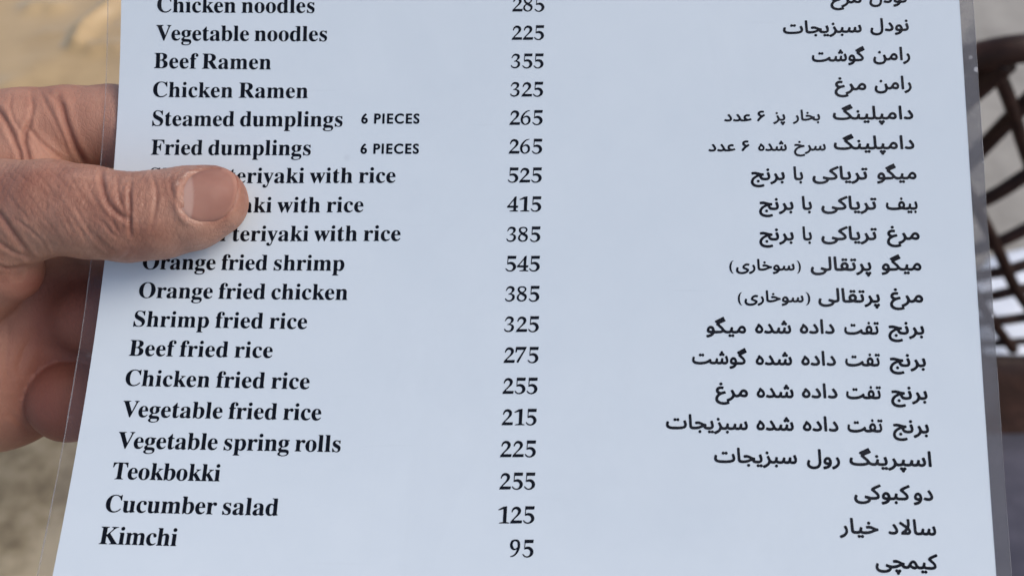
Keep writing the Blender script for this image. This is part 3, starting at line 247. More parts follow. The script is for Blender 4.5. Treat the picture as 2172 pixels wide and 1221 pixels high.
  'اسپرینگ': '1293,-199 1267,-180 1260,-167 1254,-136 1224,-111 1217,-86 1221,-67 1233,-49 1249,-39 1274,-41 1299,-61 1324,-41 1356,-41 1378,-67 1381,-99 1368,-121 1343,-141 1339,-167 1328,-186 1312,-197|962,-155 953,-149 938,-117 931,-112 907,-130 893,-134 874,-130 849,-111 824,-131 799,-132 785,-124 771,-105 769,-74 783,-49 812,-38 827,-42 849,-61 874,-42 899,-39 916,-49 936,-74 943,-74 999,-49 1043,-18 1070,20 1079,70 1068,114 1043,167 1042,183 1055,201 1081,215 1099,216 1108,208 1160,83 1181,68 1224,66 1256,76 1270,101 1285,170 1293,183 1306,185 1343,178 1356,164 1345,89 1349,76 1356,72 1393,66 1437,66 1456,71 1468,89 1491,170 1506,180 1543,171 1557,158 1550,76 1568,66 1612,68 1624,76 1632,95 1649,170 1656,179 1668,184 1699,179 1715,164 1709,76 1724,67 1756,66 1781,72 1789,83 1791,95 1787,126 1759,214 1759,226 1774,242 1812,255 1824,251 1833,239 1859,145 1863,108 1859,70 1850,39 1838,20 1824,4 1799,-12 1768,-21 1731,-22 1699,-15 1668,1 1624,-18 1568,-22 1537,-14 1506,5 1474,-14 1431,-22 1356,-18 1331,-11 1306,5 1268,-14 1224,-22 1181,-22 1143,-12 1133,-17 1093,-78 1062,-106 999,-143|187,-30 137,-25 87,-12 52,8 23,39 9,70 4,108 11,164 23,208 31,216 43,218 74,210 87,201 91,183 79,126 83,101 95,83 124,68 193,56 306,56 381,67 418,81 423,95 399,130 287,242 282,264 287,301 284,308 268,311 260,320 245,345 242,364 249,376 262,386 468,503 481,501 489,489 506,439 518,426 536,389 537,370 519,351 395,289 372,270 457,183 514,95 537,76 574,66 612,67 631,76 644,108 660,176 674,186 712,179 727,164 717,89 724,75 762,66 849,70 862,83 864,108 834,208 834,226 843,239 881,254 899,251 907,239 934,133 933,70 912,22 890,1 862,-12 806,-22 756,-21 712,-13 681,5 631,-18 568,-22 521,-11 474,18 412,-13 356,-25 281,-32|1937,-19 1925,-11 1920,1 1910,420 1913,433 1924,442 1962,443 1974,439 1982,420 1995,8 1990,-11 1981,-18|656,213 632,239 630,270 637,286 653,301 681,304 706,283 712,264 711,245 706,233 687,214 674,210',
  'رول': '174,-157 131,-151 93,-138 62,-119 30,-87 11,-50 4,-6 17,75 31,111 43,122 81,109 93,100 97,82 80,19 80,-6 93,-35 124,-58 168,-69 206,-70 249,-59 281,-40 303,0 313,69 302,425 309,438 318,442 362,441 373,432 376,419 385,169 385,44 372,-25 346,-81 324,-107 299,-127 243,-151|443,-152 433,-137 424,-93 430,-75 443,-67 512,-51 546,-31 543,-24 512,-21 484,-12 451,19 439,57 439,100 448,132 474,179 506,207 537,217 581,213 599,202 625,175 650,119 657,75 657,38 645,-25 612,-81 562,-122 506,-145 462,-154|674,-150 653,-106 654,-81 662,-72 737,-37 781,7 794,38 796,82 758,182 774,201 806,216 818,215 845,169 865,107 866,38 856,-6 831,-53 787,-100 716,-143 687,-153|533,63 568,62 582,69 574,109 562,125 549,131 524,122 511,94 513,75',
  'دو': '30,-151 21,-136 11,-92 18,-74 105,-49 136,-30 130,-23 99,-21 74,-13 38,20 29,39 26,64 26,95 36,133 61,176 93,206 124,218 162,216 187,202 212,176 238,120 244,83 244,26 231,-30 206,-74 155,-119 93,-144 43,-154|343,-18 287,5 274,20 274,33 294,70 308,83 368,66 405,66 437,71 455,83 459,101 449,136 383,251 393,270 437,295 449,285 481,239 519,164 534,101 531,64 505,16 465,-11 418,-22|115,64 155,62 170,70 163,108 143,129 118,126 104,108 99,78',
  'کبوکی': '181,-156 124,-148 82,-131 49,-108 24,-75 10,-43 4,7 16,69 37,119 49,121 81,109 96,94 97,82 79,7 90,-31 131,-58 181,-70 237,-70 287,-60 324,-46 353,-25 354,-12 348,-6 282,19 271,32 280,88 293,104 431,65 524,65 574,75 582,82 585,94 575,119 518,180 449,240 442,257 443,288 462,323 512,360 656,434 671,432 696,388 693,363 556,290 537,275 543,263 612,194 650,132 657,100 657,69 650,44 638,25 612,1 574,-14 537,-20 437,-24 430,-31 419,-62 401,-87 371,-112 337,-131 268,-151|712,-152 701,-137 693,-100 692,-87 699,-75 712,-67 781,-51 816,-31 812,-23 768,-15 743,-2 721,19 709,44 707,94 711,119 735,169 762,198 787,213 806,217 843,215 868,203 891,182 906,157 919,119 926,75 937,65 987,66 1013,75 1025,100 1041,175 1056,186 1093,179 1106,169 1110,150 1101,88 1112,72 1149,65 1243,65 1293,72 1313,88 1306,113 1256,171 1174,241 1166,263 1172,294 1180,313 1198,332 1256,369 1381,432 1393,435 1406,425 1425,382 1418,359 1281,289 1264,275 1270,263 1344,188 1377,132 1385,94 1382,63 1370,32 1349,9 1318,-9 1268,-20 1124,-20 1093,-13 1062,6 1006,-19 924,-23 912,-31 874,-88 831,-122 774,-145 731,-154|1056,-132 1043,-127 1027,-112 1021,-100 1020,-75 1037,-45 1062,-36 1081,-43 1094,-56 1103,-87 1098,-106 1087,-120 1070,-131|797,69 831,65 851,69 844,107 824,129 806,130 787,112 780,82',
  'سالاد': '115,-22 71,-16 34,-2 13,16 11,34 30,72 46,84 90,69 134,64 171,70 191,84 193,109 184,138 120,247 121,259 130,272 171,293 184,285 199,266 242,191 265,128 268,78 249,28 215,-4 177,-18|352,-16 343,-9 338,3 338,47 343,59 427,133 449,159 452,172 302,290 295,303 296,316 327,359 340,362 490,251 498,266 504,316 493,422 509,436 559,440 568,428 572,403 576,284 556,191 586,141 599,109 600,66 595,41 565,2 525,-16|740,-16 715,-5 692,16 676,47 670,78 657,416 659,428 670,441 715,442 730,428 745,103 751,78 765,69 815,64 846,75 859,103 876,166 890,181 927,172 942,159 944,141 934,84 939,72 971,64 1002,70 1016,91 1034,172 1040,181 1052,185 1088,178 1101,166 1103,153 1094,97 1099,72 1127,64 1159,68 1172,78 1177,97 1169,141 1145,216 1146,228 1159,242 1196,255 1209,253 1219,241 1243,153 1247,78 1241,53 1227,25 1215,8 1190,-10 1159,-20 1109,-20 1090,-17 1052,1 1009,-19 952,-20 927,-16 890,5 865,-12 840,-19 765,-20|482,72 496,67 521,72 531,84 528,97 516,109 509,108',
  'خیار': '-2,-151 -10,-142 -24,-105 -21,-80 73,-28 101,1 114,26 121,58 118,89 85,164 82,183 97,201 135,217 148,208 168,170 187,108 190,39 180,-5 154,-52 110,-100 54,-137 17,-152|442,-130 423,-111 415,-86 423,-60 442,-42 473,-41 498,-61 523,-42 548,-39 560,-45 575,-61 580,-74 580,-99 571,-117 554,-130 529,-133 498,-111 467,-133|335,-18 310,-9 287,8 271,33 263,58 247,420 251,433 260,439 304,440 320,426 334,108 339,83 354,69 423,66 454,76 465,95 484,176 498,186 535,179 548,170 552,151 541,89 545,76 557,70 585,66 673,69 729,82 779,101 799,114 797,120 779,129 729,141 660,136 646,145 635,189 637,208 654,220 698,228 754,224 785,214 885,163 935,154 945,139 949,95 942,80 885,66 783,14 710,-11 642,-22 579,-21 535,-14 498,4 473,-11 448,-18 373,-22|704,251 689,258 676,270 670,283 669,308 676,326 688,339 698,345 717,346 742,330 752,295 747,276 735,262 717,251',
  'کیمچی': '587,-196 574,-192 558,-177 545,-133 515,-108 508,-89 512,-64 526,-46 543,-36 562,-36 593,-57 618,-37 643,-36 657,-46 670,-64 671,-96 656,-121 637,-133 631,-164 619,-183 606,-193|143,-152 99,-140 62,-118 31,-87 15,-58 4,-2 8,36 23,92 32,111 43,120 81,109 96,92 79,4 92,-33 112,-49 137,-60 206,-70 249,-68 293,-59 335,-39 355,-21 349,-6 287,18 273,29 271,48 279,86 284,98 293,104 406,70 468,65 562,84 621,111 624,117 618,124 581,136 518,140 487,136 474,142 461,186 462,204 474,218 518,227 556,227 599,218 718,160 757,154 765,148 771,129 769,73 787,66 824,65 843,73 899,167 924,198 956,223 993,234 1031,225 1057,204 1081,167 1117,92 1143,68 1187,65 1218,75 1232,98 1249,173 1256,182 1268,186 1306,177 1317,167 1319,154 1308,86 1316,73 1349,65 1481,66 1518,77 1526,86 1526,98 1499,140 1387,245 1382,273 1390,304 1412,331 1449,358 1599,434 1616,429 1636,392 1638,373 1624,354 1493,288 1477,273 1569,173 1596,111 1597,67 1587,37 1565,11 1531,-9 1456,-22 1356,-22 1306,-15 1268,4 1224,-16 1156,-22 1118,-16 1087,-2 1043,-27 1006,-29 962,-15 906,24 874,-6 856,-16 793,-22 756,-16 724,-4 699,19 681,46 674,47 562,-4 512,-16 437,-24 404,-83 368,-115 331,-134 281,-148 224,-156|1218,-133 1196,-121 1183,-96 1185,-71 1206,-43 1218,-38 1237,-40 1262,-59 1268,-59 1293,-40 1312,-38 1324,-43 1339,-58 1347,-77 1347,-96 1339,-114 1324,-128 1299,-133 1284,-127 1268,-111 1262,-111 1243,-129|998,61 1024,57 1037,65 1039,73 1012,136 999,145 987,146 968,136 948,104 967,79',
  '(': '-16,-136 -41,-123 -55,-108 -86,-52 -104,17 -114,123 -104,223 -80,304 -47,358 -10,378 -2,373 -3,367 -26,342 -43,298 -61,167 -61,67 -55,4 -32,-90 -22,-108 -3,-127 -3,-136',
  ')': '9,-138 3,-133 4,-127 30,-96 47,-40 60,54 63,117 60,192 47,279 30,335 5,367 9,376 46,358 78,310 104,223 113,142 110,54 97,-15 85,-52 72,-83 50,-115',
 }}

# ------------------------------------------------------------------ materials
def mat_paper():
    m, nt, b = new_mat('white_paper', (0.70, 0.71, 0.74), 0.75)
    b.inputs['Specular IOR Level'].default_value = 0.0
    v = coords(nt)
    n1 = noise(nt, 9, 3, 0.5, v)
    n2 = noise(nt, 70, 5, 0.6, v)
    mx = mixrgb(nt, 0.35, n1.outputs['Fac'], n2.outputs['Fac'])
    r = ramp(nt, mx, [(0.3, (0.640, 0.707, 0.752)), (0.7, (0.70, 0.762, 0.798))])
    # a few specks of dirt
    sp = nt.nodes.new('ShaderNodeTexVoronoi')
    sp.inputs['Scale'].default_value = 38
    nt.links.new(v, sp.inputs['Vector'])
    n3 = noise(nt, 26, 2, 0.5, v)
    r3 = ramp(nt, n3.outputs['Fac'], [(0.60, (0, 0, 0)), (0.66, (1, 1, 1))])
    r2 = ramp(nt, sp.outputs['Distance'], [(0.0, (1, 1, 1)), (0.035, (1, 1, 1)), (0.06, (0, 0, 0))])
    f = mixrgb(nt, 1.0, r2.outputs['Color'], r3.outputs['Color'], 'MULTIPLY')
    f2 = mixrgb(nt, 1.0, f, (0.45, 0.45, 0.45), 'MULTIPLY')
    c = mixrgb(nt, f2, r.outputs['Color'], (0.25, 0.26, 0.3))
    nt.links.new(c, b.inputs['Base Color'])
    return m


def mat_ink():
    m, nt, b = new_mat('black_ink', (0.006, 0.007, 0.011), 0.9)
    b.inputs['Specular IOR Level'].default_value = 0.0
    return m


def mat_film(name, haze, gloss_rough, scratch, smudge=False, tint=(0.36, 0.36, 0.38)):
    """clear laminating film: transparent with a thin sheen; haze = share of milky scatter"""
    m = bpy.data.materials.new(name)
    m.use_nodes = True
    nt = m.node_tree
    nt.nodes.remove(nt.nodes['Principled BSDF'])
    out = nt.nodes['Material Output']
    tr = nt.nodes.new('ShaderNodeBsdfTransparent')
    tr.inputs['Color'].default_value = (0.985, 0.985, 0.985, 1)
    gl = nt.nodes.new('ShaderNodeBsdfGlossy')
    gl.inputs['Roughness'].default_value = gloss_rough
    lw = nt.nodes.new('ShaderNodeLayerWeight')      # Schlick reflectance of plastic, the same from both sides
    lw.inputs['Blend'].default_value = 0.5
    pw = nt.nodes.new('ShaderNodeMath'); pw.operation = 'POWER'; pw.inputs[1].default_value = 5.0
    nt.links.new(lw.outputs['Facing'], pw.inputs[0])
    fr = nt.nodes.new('ShaderNodeMath'); fr.operation = 'MULTIPLY_ADD'
    fr.inputs[1].default_value = 0.95; fr.inputs[2].default_value = 0.019
    nt.links.new(pw.outputs[0], fr.inputs[0])
    v = coords(nt)
    n = noise(nt, 22, 3, 0.5, v)
    nrm = bump(nt, None, n.outputs['Fac'], 0.25, 0.002)
    n2 = noise(nt, 300, 4, 0.6, v)
    nrm = bump(nt, None, n2.outputs['Fac'], 0.15, 0.0003, nrm)
    nt.links.new(nrm, gl.inputs['Normal'])
    mx = nt.nodes.new('ShaderNodeMixShader')
    nt.links.new(fr.outputs[0], mx.inputs['Fac'])
    nt.links.new(tr.outputs[0], mx.inputs[1])
    nt.links.new(gl.outputs[0], mx.inputs[2])
    last = mx.outputs[0]
    if haze > 0:
        df = nt.nodes.new('ShaderNodeBsdfDiffuse')
        df.inputs['Color'].default_value = (*tint, 1)
        n3 = noise(nt, 130, 5, 0.7, coords(nt, (1, 1, 1)))
        n4 = noise(nt, 40, 3, 0.6, v)
        s = mixrgb(nt, 0.5, n3.outputs['Fac'], n4.outputs['Fac'])
        r = ramp(nt, s, [(0.42, (haze * 0.62,) * 3), (0.56, (haze * 1.2,) * 3), (0.60, (haze * 1.2,) * 3), (0.63, (min(1, haze * 1.2 + scratch),) * 3)])
        # trapped specks and tiny bubbles, pale
        vo = nt.nodes.new('ShaderNodeTexVoronoi')
        vo.inputs['Scale'].default_value = 240
        nt.links.new(v, vo.inputs['Vector'])
        rb = ramp(nt, vo.outputs['Distance'], [(0.10, (1, 1, 1)), (0.22, (0, 0, 0))])
        sel = ramp(nt, n4.outputs['Fac'], [(0.50, (0, 0, 0)), (0.58, (1, 1, 1))])
        bub = mixrgb(nt, 1.0, rb.outputs['Color'], sel.outputs['Color'], 'MULTIPLY')
        nt.links.new(mixrgb(nt, bub, tint, (0.65, 0.65, 0.66)), df.inputs['Color'])
        m2 = nt.nodes.new('ShaderNodeMixShader')
        nt.links.new(r.outputs['Color'], m2.inputs['Fac'])
        nt.links.new(last, m2.inputs[1])
        nt.links.new(df.outputs[0], m2.inputs[2])
        last = m2.outputs[0]
    if smudge:      # greasy smears and hairline scuffs in the handled film
        df = nt.nodes.new('ShaderNodeBsdfDiffuse')
        df.inputs['Color'].default_value = (0.75, 0.77, 0.80, 1)
        a = noise(nt, 16, 5, 0.65, coords(nt, (1.0, 0.5, 0.5)), 0.8)
        ra = ramp(nt, a.outputs['Fac'], [(0.50, (0, 0, 0)), (0.70, (0.035, 0.035, 0.035))])
        h = noise(nt, 420, 2, 0.5, coords(nt, (0.06, 1.0, 1.0), (0.2, 0.3, 0.7)))
        rh = ramp(nt, h.outputs['Fac'], [(0.70, (0, 0, 0)), (0.78, (0.018, 0.018, 0.018))])
        m3 = nt.nodes.new('ShaderNodeMixShader')
        nt.links.new(mixrgb(nt, 1.0, ra.outputs['Color'], rh.outputs['Color'], 'ADD'), m3.inputs['Fac'])
        nt.links.new(last, m3.inputs[1])
        nt.links.new(df.outputs[0], m3.inputs[2])
        last = m3.outputs[0]
    nt.links.new(last, out.inputs['Surface'])
    return m


def mat_skin():
    m, nt, b = new_mat('skin', (0.42, 0.24, 0.18), 0.48)
    v = coords(nt)
    n1 = noise(nt, 55, 4, 0.6, v)
    n2 = noise(nt, 420, 4, 0.65, v)
    n3 = noise(nt, 140, 3, 0.6, v)
    r1 = ramp(nt, n1.outputs['Fac'], [(0.32, (0.27, 0.115, 0.075)), (0.50, (0.36, 0.180, 0.122)), (0.70, (0.43, 0.238, 0.168))])
    r2 = ramp(nt, n2.outputs['Fac'], [(0.35, (0.88, 0.84, 0.82)), (0.65, (1.08, 1.08, 1.07))])
    c = mixrgb(nt, 0.8, r1.outputs['Color'], r2.outputs['Color'], 'MULTIPLY')
    at = nt.nodes.new('ShaderNodeAttribute')
    at.attribute_name = 'palm'
    c = mixrgb(nt, at.outputs['Fac'], c, (0.43, 0.215, 0.145))
    at2 = nt.nodes.new('ShaderNodeAttribute')
    at2.attribute_name = 'dry'
    dn_ = noise(nt, 700, 3, 0.7, v)
    dr = ramp(nt, dn_.outputs['Fac'], [(0.42, (0, 0, 0)), (0.62, (1, 1, 1))])
    c = mixrgb(nt, mixrgb(nt, 1.0, at2.outputs['Fac'], dr.outputs['Color'], 'MULTIPLY'), c, (0.60, 0.42, 0.33))
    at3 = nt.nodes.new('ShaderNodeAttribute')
    at3.attribute_name = 'flush_shade'
    c = mixrgb(nt, at3.outputs['Fac'], c, (0.20, 0.058, 0.038))  # crease redness, and shade painted into the skin behind the sheet
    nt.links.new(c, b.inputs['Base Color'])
    b.inputs['Subsurface Weight'].default_value = 0.15
    b.inputs['Subsurface Radius'].default_value = (1.0, 0.35, 0.2)
    b.inputs['Subsurface Scale'].default_value = 0.0022
    b.inputs['Specular IOR Level'].default_value = 0.42
    rr = ramp(nt, n3.outputs['Fac'], [(0.3, (0.36,) * 3), (0.7, (0.54,) * 3)])
    nt.links.new(mixrgb(nt, at.outputs['Fac'], rr.outputs['Color'], (0.75, 0.75, 0.75)), b.inputs['Roughness'])
    # skin texture: small polygonal cells, stretched across the thumb, plus pores
    vo = nt.nodes.new('ShaderNodeTexVoronoi')
    vo.feature = 'DISTANCE_TO_EDGE'
    vo.inputs['Scale'].default_value = 1100
    wv = coords(nt, (1.0, 0.55, 0.55))
    nd = noise(nt, 200, 2, 0.5, wv)
    vm = nt.nodes.new('ShaderNodeVectorMath')
    vm.operation = 'MULTIPLY_ADD'
    nt.links.new(nd.outputs['Color'], vm.inputs[0])
    vm.inputs[1].default_value = (0.0015,) * 3
    nt.links.new(wv, vm.inputs[2])
    nt.links.new(vm.outputs[0], vo.inputs['Vector'])
    rv = ramp(nt, vo.outputs['Distance'], [(0.0, (0, 0, 0)), (0.16, (1, 1, 1))])
    nrm = bump(nt, None, rv.outputs['Color'], 0.28, 0.00016)
    fl = noise(nt, 260, 5, 0.7, coords(nt, (1.0, 0.30, 0.30), (0, 0, 0.5)))
    nrm = bump(nt, None, fl.outputs['Fac'], 0.40, 0.0005, nrm)
    bump(nt, b, n2.outputs['Fac'], 0.25, 0.0002, nrm)
    return m


def mat_nail():
    m, nt, b = new_mat('thumb_nail', (0.45, 0.26, 0.21), 0.52)
    b.inputs['Specular IOR Level'].default_value = 0.185
    at = nt.nodes.new('ShaderNodeAttribute')
    at.attribute_name = 'lunula'
    v = coords(nt)
    n = noise(nt, 120, 3, 0.5, v)
    r = ramp(nt, n.outputs['Fac'], [(0.3, (0.265, 0.125, 0.095)), (0.7, (0.325, 0.165, 0.125))])
    c = mixrgb(nt, at.outputs['Fac'], r.outputs['Color'], (0.44, 0.28, 0.23))
    at2 = nt.nodes.new('ShaderNodeAttribute')
    at2.attribute_name = 'rim'
    c = mixrgb(nt, at2.outputs['Fac'], c, (0.42, 0.21, 0.15))
    nt.links.new(c, b.inputs['Base Color'])
    b.inputs['Subsurface Weight'].default_value = 0.15
    b.inputs['Subsurface Radius'].default_value = (1.0, 0.4, 0.25)
    b.inputs['Subsurface Scale'].default_value = 0.0015
    st = noise(nt, 900, 2, 0.5, coords(nt, (0.05, 1.0, 1.0)))
    bump(nt, b, st.outputs['Fac'], 0.25, 0.0001)
    return m


def mat_table():
    m, nt, b = new_mat('tan_vinyl', (0.40, 0.31, 0.19), 0.30)
    v = coords(nt)
    n1 = noise(nt, 4.5, 4, 0.55, v, 0.2)
    n2 = noise(nt, 22, 4, 0.6, v, 0.1)
    mx = mixrgb(nt, 0.4, n1.outputs['Fac'], n2.outputs['Fac'])
    r = ramp(nt, mx, [(0.34, (0.36, 0.245, 0.115)), (0.5, (0.48, 0.335, 0.165)), (0.70, (0.54, 0.385, 0.20))])
    nt.links.new(r.outputs['Color'], b.inputs['Base Color'])
    b.inputs['Coat Weight'].default_value = 0.35
    b.inputs['Coat Roughness'].default_value = 0.16
    nb = noise(nt, 9, 3, 0.5, v, 0.3)
    bump(nt, b, nb.outputs['Fac'], 0.35, 0.01)
    return m


def mat_concrete():
    m, nt, b = new_mat('grey_concrete', (0.33, 0.32, 0.30), 0.85)
    v = coords(nt)
    n1 = noise(nt, 1.6, 6, 0.6, v)
    n2 = noise(nt, 14, 6, 0.7, v)
    mx = mixrgb(nt, 0.5, n1.outputs['Fac'], n2.outputs['Fac'])
    r = ramp(nt, mx, [(0.32, (0.22, 0.205, 0.18)), (0.5, (0.31, 0.29, 0.255)), (0.68, (0.38, 0.355, 0.315))])
    # a patch of ochre earth trodden over the concrete beneath the table
    gr = nt.nodes.new('ShaderNodeTexGradient')
    gr.gradient_type = 'SPHERICAL'
    mp = nt.nodes.new('ShaderNodeMapping')
    mp.vector_type = 'POINT'
    mp.inputs['Location'].default_value = (0.55, -0.35, 0)
    mp.inputs['Scale'].default_value = (0.8, 0.7, 1)
    nt.links.new(v, mp.inputs['Vector'])
    nt.links.new(mp.outputs[0], gr.inputs['Vector'])
    gr2 = ramp(nt, gr.outputs['Fac'], [(0.05, (0, 0, 0)), (0.45, (1, 1, 1))])
    n5 = noise(nt, 7, 5, 0.65, v)
    er = ramp(nt, n5.outputs['Fac'], [(0.40, (0.20, 0.15, 0.085)), (0.5, (0.46, 0.355, 0.21)), (0.60, (0.68, 0.55, 0.35))])
    c = mixrgb(nt, gr2.outputs['Color'], r.outputs['Color'], er.outputs['Color'])
    nt.links.new(c, b.inputs['Base Color'])
    bump(nt, b, n2.outputs['Fac'], 0.5, 0.004)
    return m


def mat_cane():
    m, nt, b = new_mat('dark_brown_cane', (0.030, 0.016, 0.012), 0.5)
    b.inputs['Specular IOR Level'].default_value = 0.18
    v = coords(nt)
    n = noise(nt, 60, 4, 0.6, v)
    r = ramp(nt, n.outputs['Fac'], [(0.3, (0.020, 0.009, 0.006)), (0.7, (0.052, 0.024, 0.017))])
    nt.links.new(r.outputs['Color'], b.inputs['Base Color'])
    bump(nt, b, n.outputs['Fac'], 0.3, 0.002)
    return m


def mat_cloth(name, a, c, rough=0.9, scale=40):
    m, nt, b = new_mat(name, a, rough)
    n = noise(nt, scale, 5, 0.6, coords(nt))
    r = ramp(nt, n.outputs['Fac'], [(0.3, a), (0.7, c)])
    nt.links.new(r.outputs['Color'], b.inputs['Base Color'])
    bump(nt, b, n.outputs['Fac'], 0.4, 0.004)
    return m


M_PAPER, M_INK = mat_paper(), mat_ink()
M_FILM = mat_film('clear_film', 0.0, 0.16, 0, smudge=True)
M_SEAL = mat_film('clear_film_seal', 0.018, 0.20, 0.05)
M_EDGE = mat_film('film_cut_edge', 0.34, 0.3, 0.2)  # pale milky haze paints the highlight along the cut edge
M_SEAL_SHEEN = mat_film('sky_sheen_film_seal', 0.42, 0.25, 0.12, tint=(0.17, 0.17, 0.185))  # grey haze paints in the sky reflected by the right margin
M_SKIN, M_NAIL = mat_skin(), mat_nail()
M_TABLE, M_CONC, M_CANE = mat_table(), mat_concrete(), mat_cane()
M_SEAT = mat_cloth('plum_grey_fabric', (0.062, 0.060, 0.082), (0.095, 0.090, 0.118))
M_WHITE = mat_cloth('white_plastic', (0.72, 0.76, 0.82), (0.80, 0.83, 0.88), 0.5, 12)

# ------------------------------------------------------------------ ground and table
def sheet(name, x0, x1, y0, y1, nx, ny, zf, mat, parent=None):
    xs = np.linspace(x0, x1, nx + 1)
    ys = np.linspace(y0, y1, ny + 1)
    V = [(x, y, zf(x, y)) for y in ys for x in xs]
    F = [(j * (nx + 1) + i, j * (nx + 1) + i + 1, (j + 1) * (nx + 1) + i + 1, (j + 1) * (nx + 1) + i) for j in range(ny) for i in range(nx)]
    return mesh_obj(name, V, F, mat, parent)


g = sheet('ground', -40, 40, -40, 40, 8, 8, lambda x, y: 0.0, M_CONC)
g['kind'] = 'structure'


def seg_dist(px, py, pts):
    best = None
    for (ax, ay), (bx_, by_) in zip(pts, pts[1:]):
        dx, dy = bx_ - ax, by_ - ay
        t = np.clip(((px - ax) * dx + (py - ay) * dy) / (dx * dx + dy * dy + 1e-12), 0, 1)
        d = np.hypot(px - ax - t * dx, py - ay - t * dy)
        best = d if best is None else np.minimum(best, d)
    return best


def make_table():
    root = empty('table', (-0.55, 0.45, 0.0), 'table with a glossy tan creased cover at the left of the menu, behind the hand', 'table')
    rnd = random.Random(4)
    ridges = [([(-0.3520, 0.6180), (-0.3525, 0.6413), (-0.3475, 0.6549), (-0.3421, 0.6661), (-0.3394, 0.6817)], 0.0085, 0.0080), ([(-0.4073, 0.6724), (-0.3984, 0.676), (-0.3895, 0.6731)], 0.004, 0.010), ([(-0.337, 0.6118), (-0.3288, 0.6163), (-0.3208, 0.615)], 0.004, 0.009)]
    for k in range(26):
        x, y = rnd.uniform(-0.75, 0.0), rnd.uniform(0.40, 0.98)
        a = rnd.uniform(0, math.pi)
        L = rnd.uniform(0.05, 0.16)
        c = rnd.uniform(-0.5, 0.5)
        pts = [(x + L * t * math.cos(a + c * t), y + L * t * math.sin(a + c * t)) for t in (-1, -.5, 0, .5, 1)]
        ridges.append((pts, rnd.uniform(0.0008, 0.0022), rnd.uniform(0.008, 0.018)))
    nx, ny = 450, 290
    x0, x1, y0, y1 = -1.05, 0.08, 0.40, 1.10
    X, Y = np.meshgrid(np.linspace(x0, x1, nx + 1), np.linspace(y0, y1, ny + 1))
    Z = np.full_like(X, 0.72) + 0.0015 * np.sin(X * 19 + 2 * np.sin(Y * 7)) + 0.0012 * np.sin(Y * 23 + 3 * np.sin(X * 9))
    for pts, h, w in ridges:
        Z += h * np.exp(-(seg_dist(X, Y, pts) / w) ** 2)
    V = np.stack([X.ravel(), Y.ravel(), Z.ravel()], 1)
    F = []
    for j in range(ny):
        for i in range(nx):
            a = j * (nx + 1) + i
            F.append((a, a + 1, a + nx + 2, a + nx + 1))
    mesh_obj('table_cover', V, F, M_TABLE, root)
    # rim hanging down, board and legs
    bm = bmesh.new()
    def box(bm, lo, hi):
        r = bmesh.ops.create_cube(bm, size=1)
        for v in r['verts']:
            v.co = Vector([(lo[i] + hi[i]) / 2 + v.co[i] * (hi[i] - lo[i]) for i in range(3)])
    box(bm, (x0 + .004, y0 + .004, 0.685), (x1 - .004, y1 - .004, 0.712))
    me = bpy.data.meshes.new('table_top')
    bm.to_mesh(me); bm.free()
    me.materials.append(M_TABLE)
    o = bpy.data.objects.new('table_top', me); COL.objects.link(o); o.parent = root
    o.matrix_parent_inverse = Matrix.Translation(-root.location)
    for lx in (x0 + .06, x1 - .11):
        for ly in (y0 + .06, y1 - .11):
            bm = bmesh.new()
            box(bm, (lx, ly, 0), (lx + .05, ly + .05, 0.684))
            me = bpy.data.meshes.new('leg'); bm.to_mesh(me); bm.free()
            me.materials.append(M_CANE)
            o = bpy.data.objects.new('leg', me); COL.objects.link(o); o.parent = root
            o.matrix_parent_inverse = Matrix.Translation(-root.location)


make_table()


# ------------------------------------------------------------------ tubes for the chair
def tube(name, pts, r, mat, parent, n=10):
    P = [Vector(p) for p in pts]
    Q = []
    for i in range(len(P) - 1):
        a, b, c, d = P[max(i - 1, 0)], P[i], P[i + 1], P[min(i + 2, len(P) - 1)]
        for k in range(8):
            t = k / 8
            Q.append(0.5 * ((2 * b) + (-a + c) * t + (2 * a - 5 * b + 4 * c - d) * t * t + (-a + 3 * b - 3 * c + d) * t ** 3))
    Q.append(P[-1])
    V, F = [], []
    up = Vector((0.3, 0.2, 0.93)).normalized()
    for i, q in enumerate(Q):
        d = (Q[min(i + 1, len(Q) - 1)] - Q[max(i - 1, 0)]).normalized()
        s = d.cross(up).normalized()
        u = s.cross(d)
        rr = r if not isinstance(r, (list, tuple)) else r[0] + (r[1] - r[0]) * i / (len(Q) - 1)
        for k in range(n):
            a = 2 * math.pi * k / n
            V.append(q + (s * math.cos(a) + u * math.sin(a)) * rr)
    for i in range(len(Q) - 1):
        for k in range(n):
            F.append((i * n + k, i * n + (k + 1) % n, (i + 1) * n + (k + 1) % n, (i + 1) * n + k))
    F.append(tuple(range(n))[::-1])
    F.append(tuple((len(Q) - 1) * n + k for k in range(n)))
    return mesh_obj(name, V, F, mat, parent)


def back(px, py):
    """point on the chair's leaning back; px, py are measured across and down it"""
    d = 720 + 0.5 * (py - 80) + 0.12 * max(0, px - 2172)
    return frame((px - 1086) * d / 1900, (py - 610.5) * d / 1900, d)


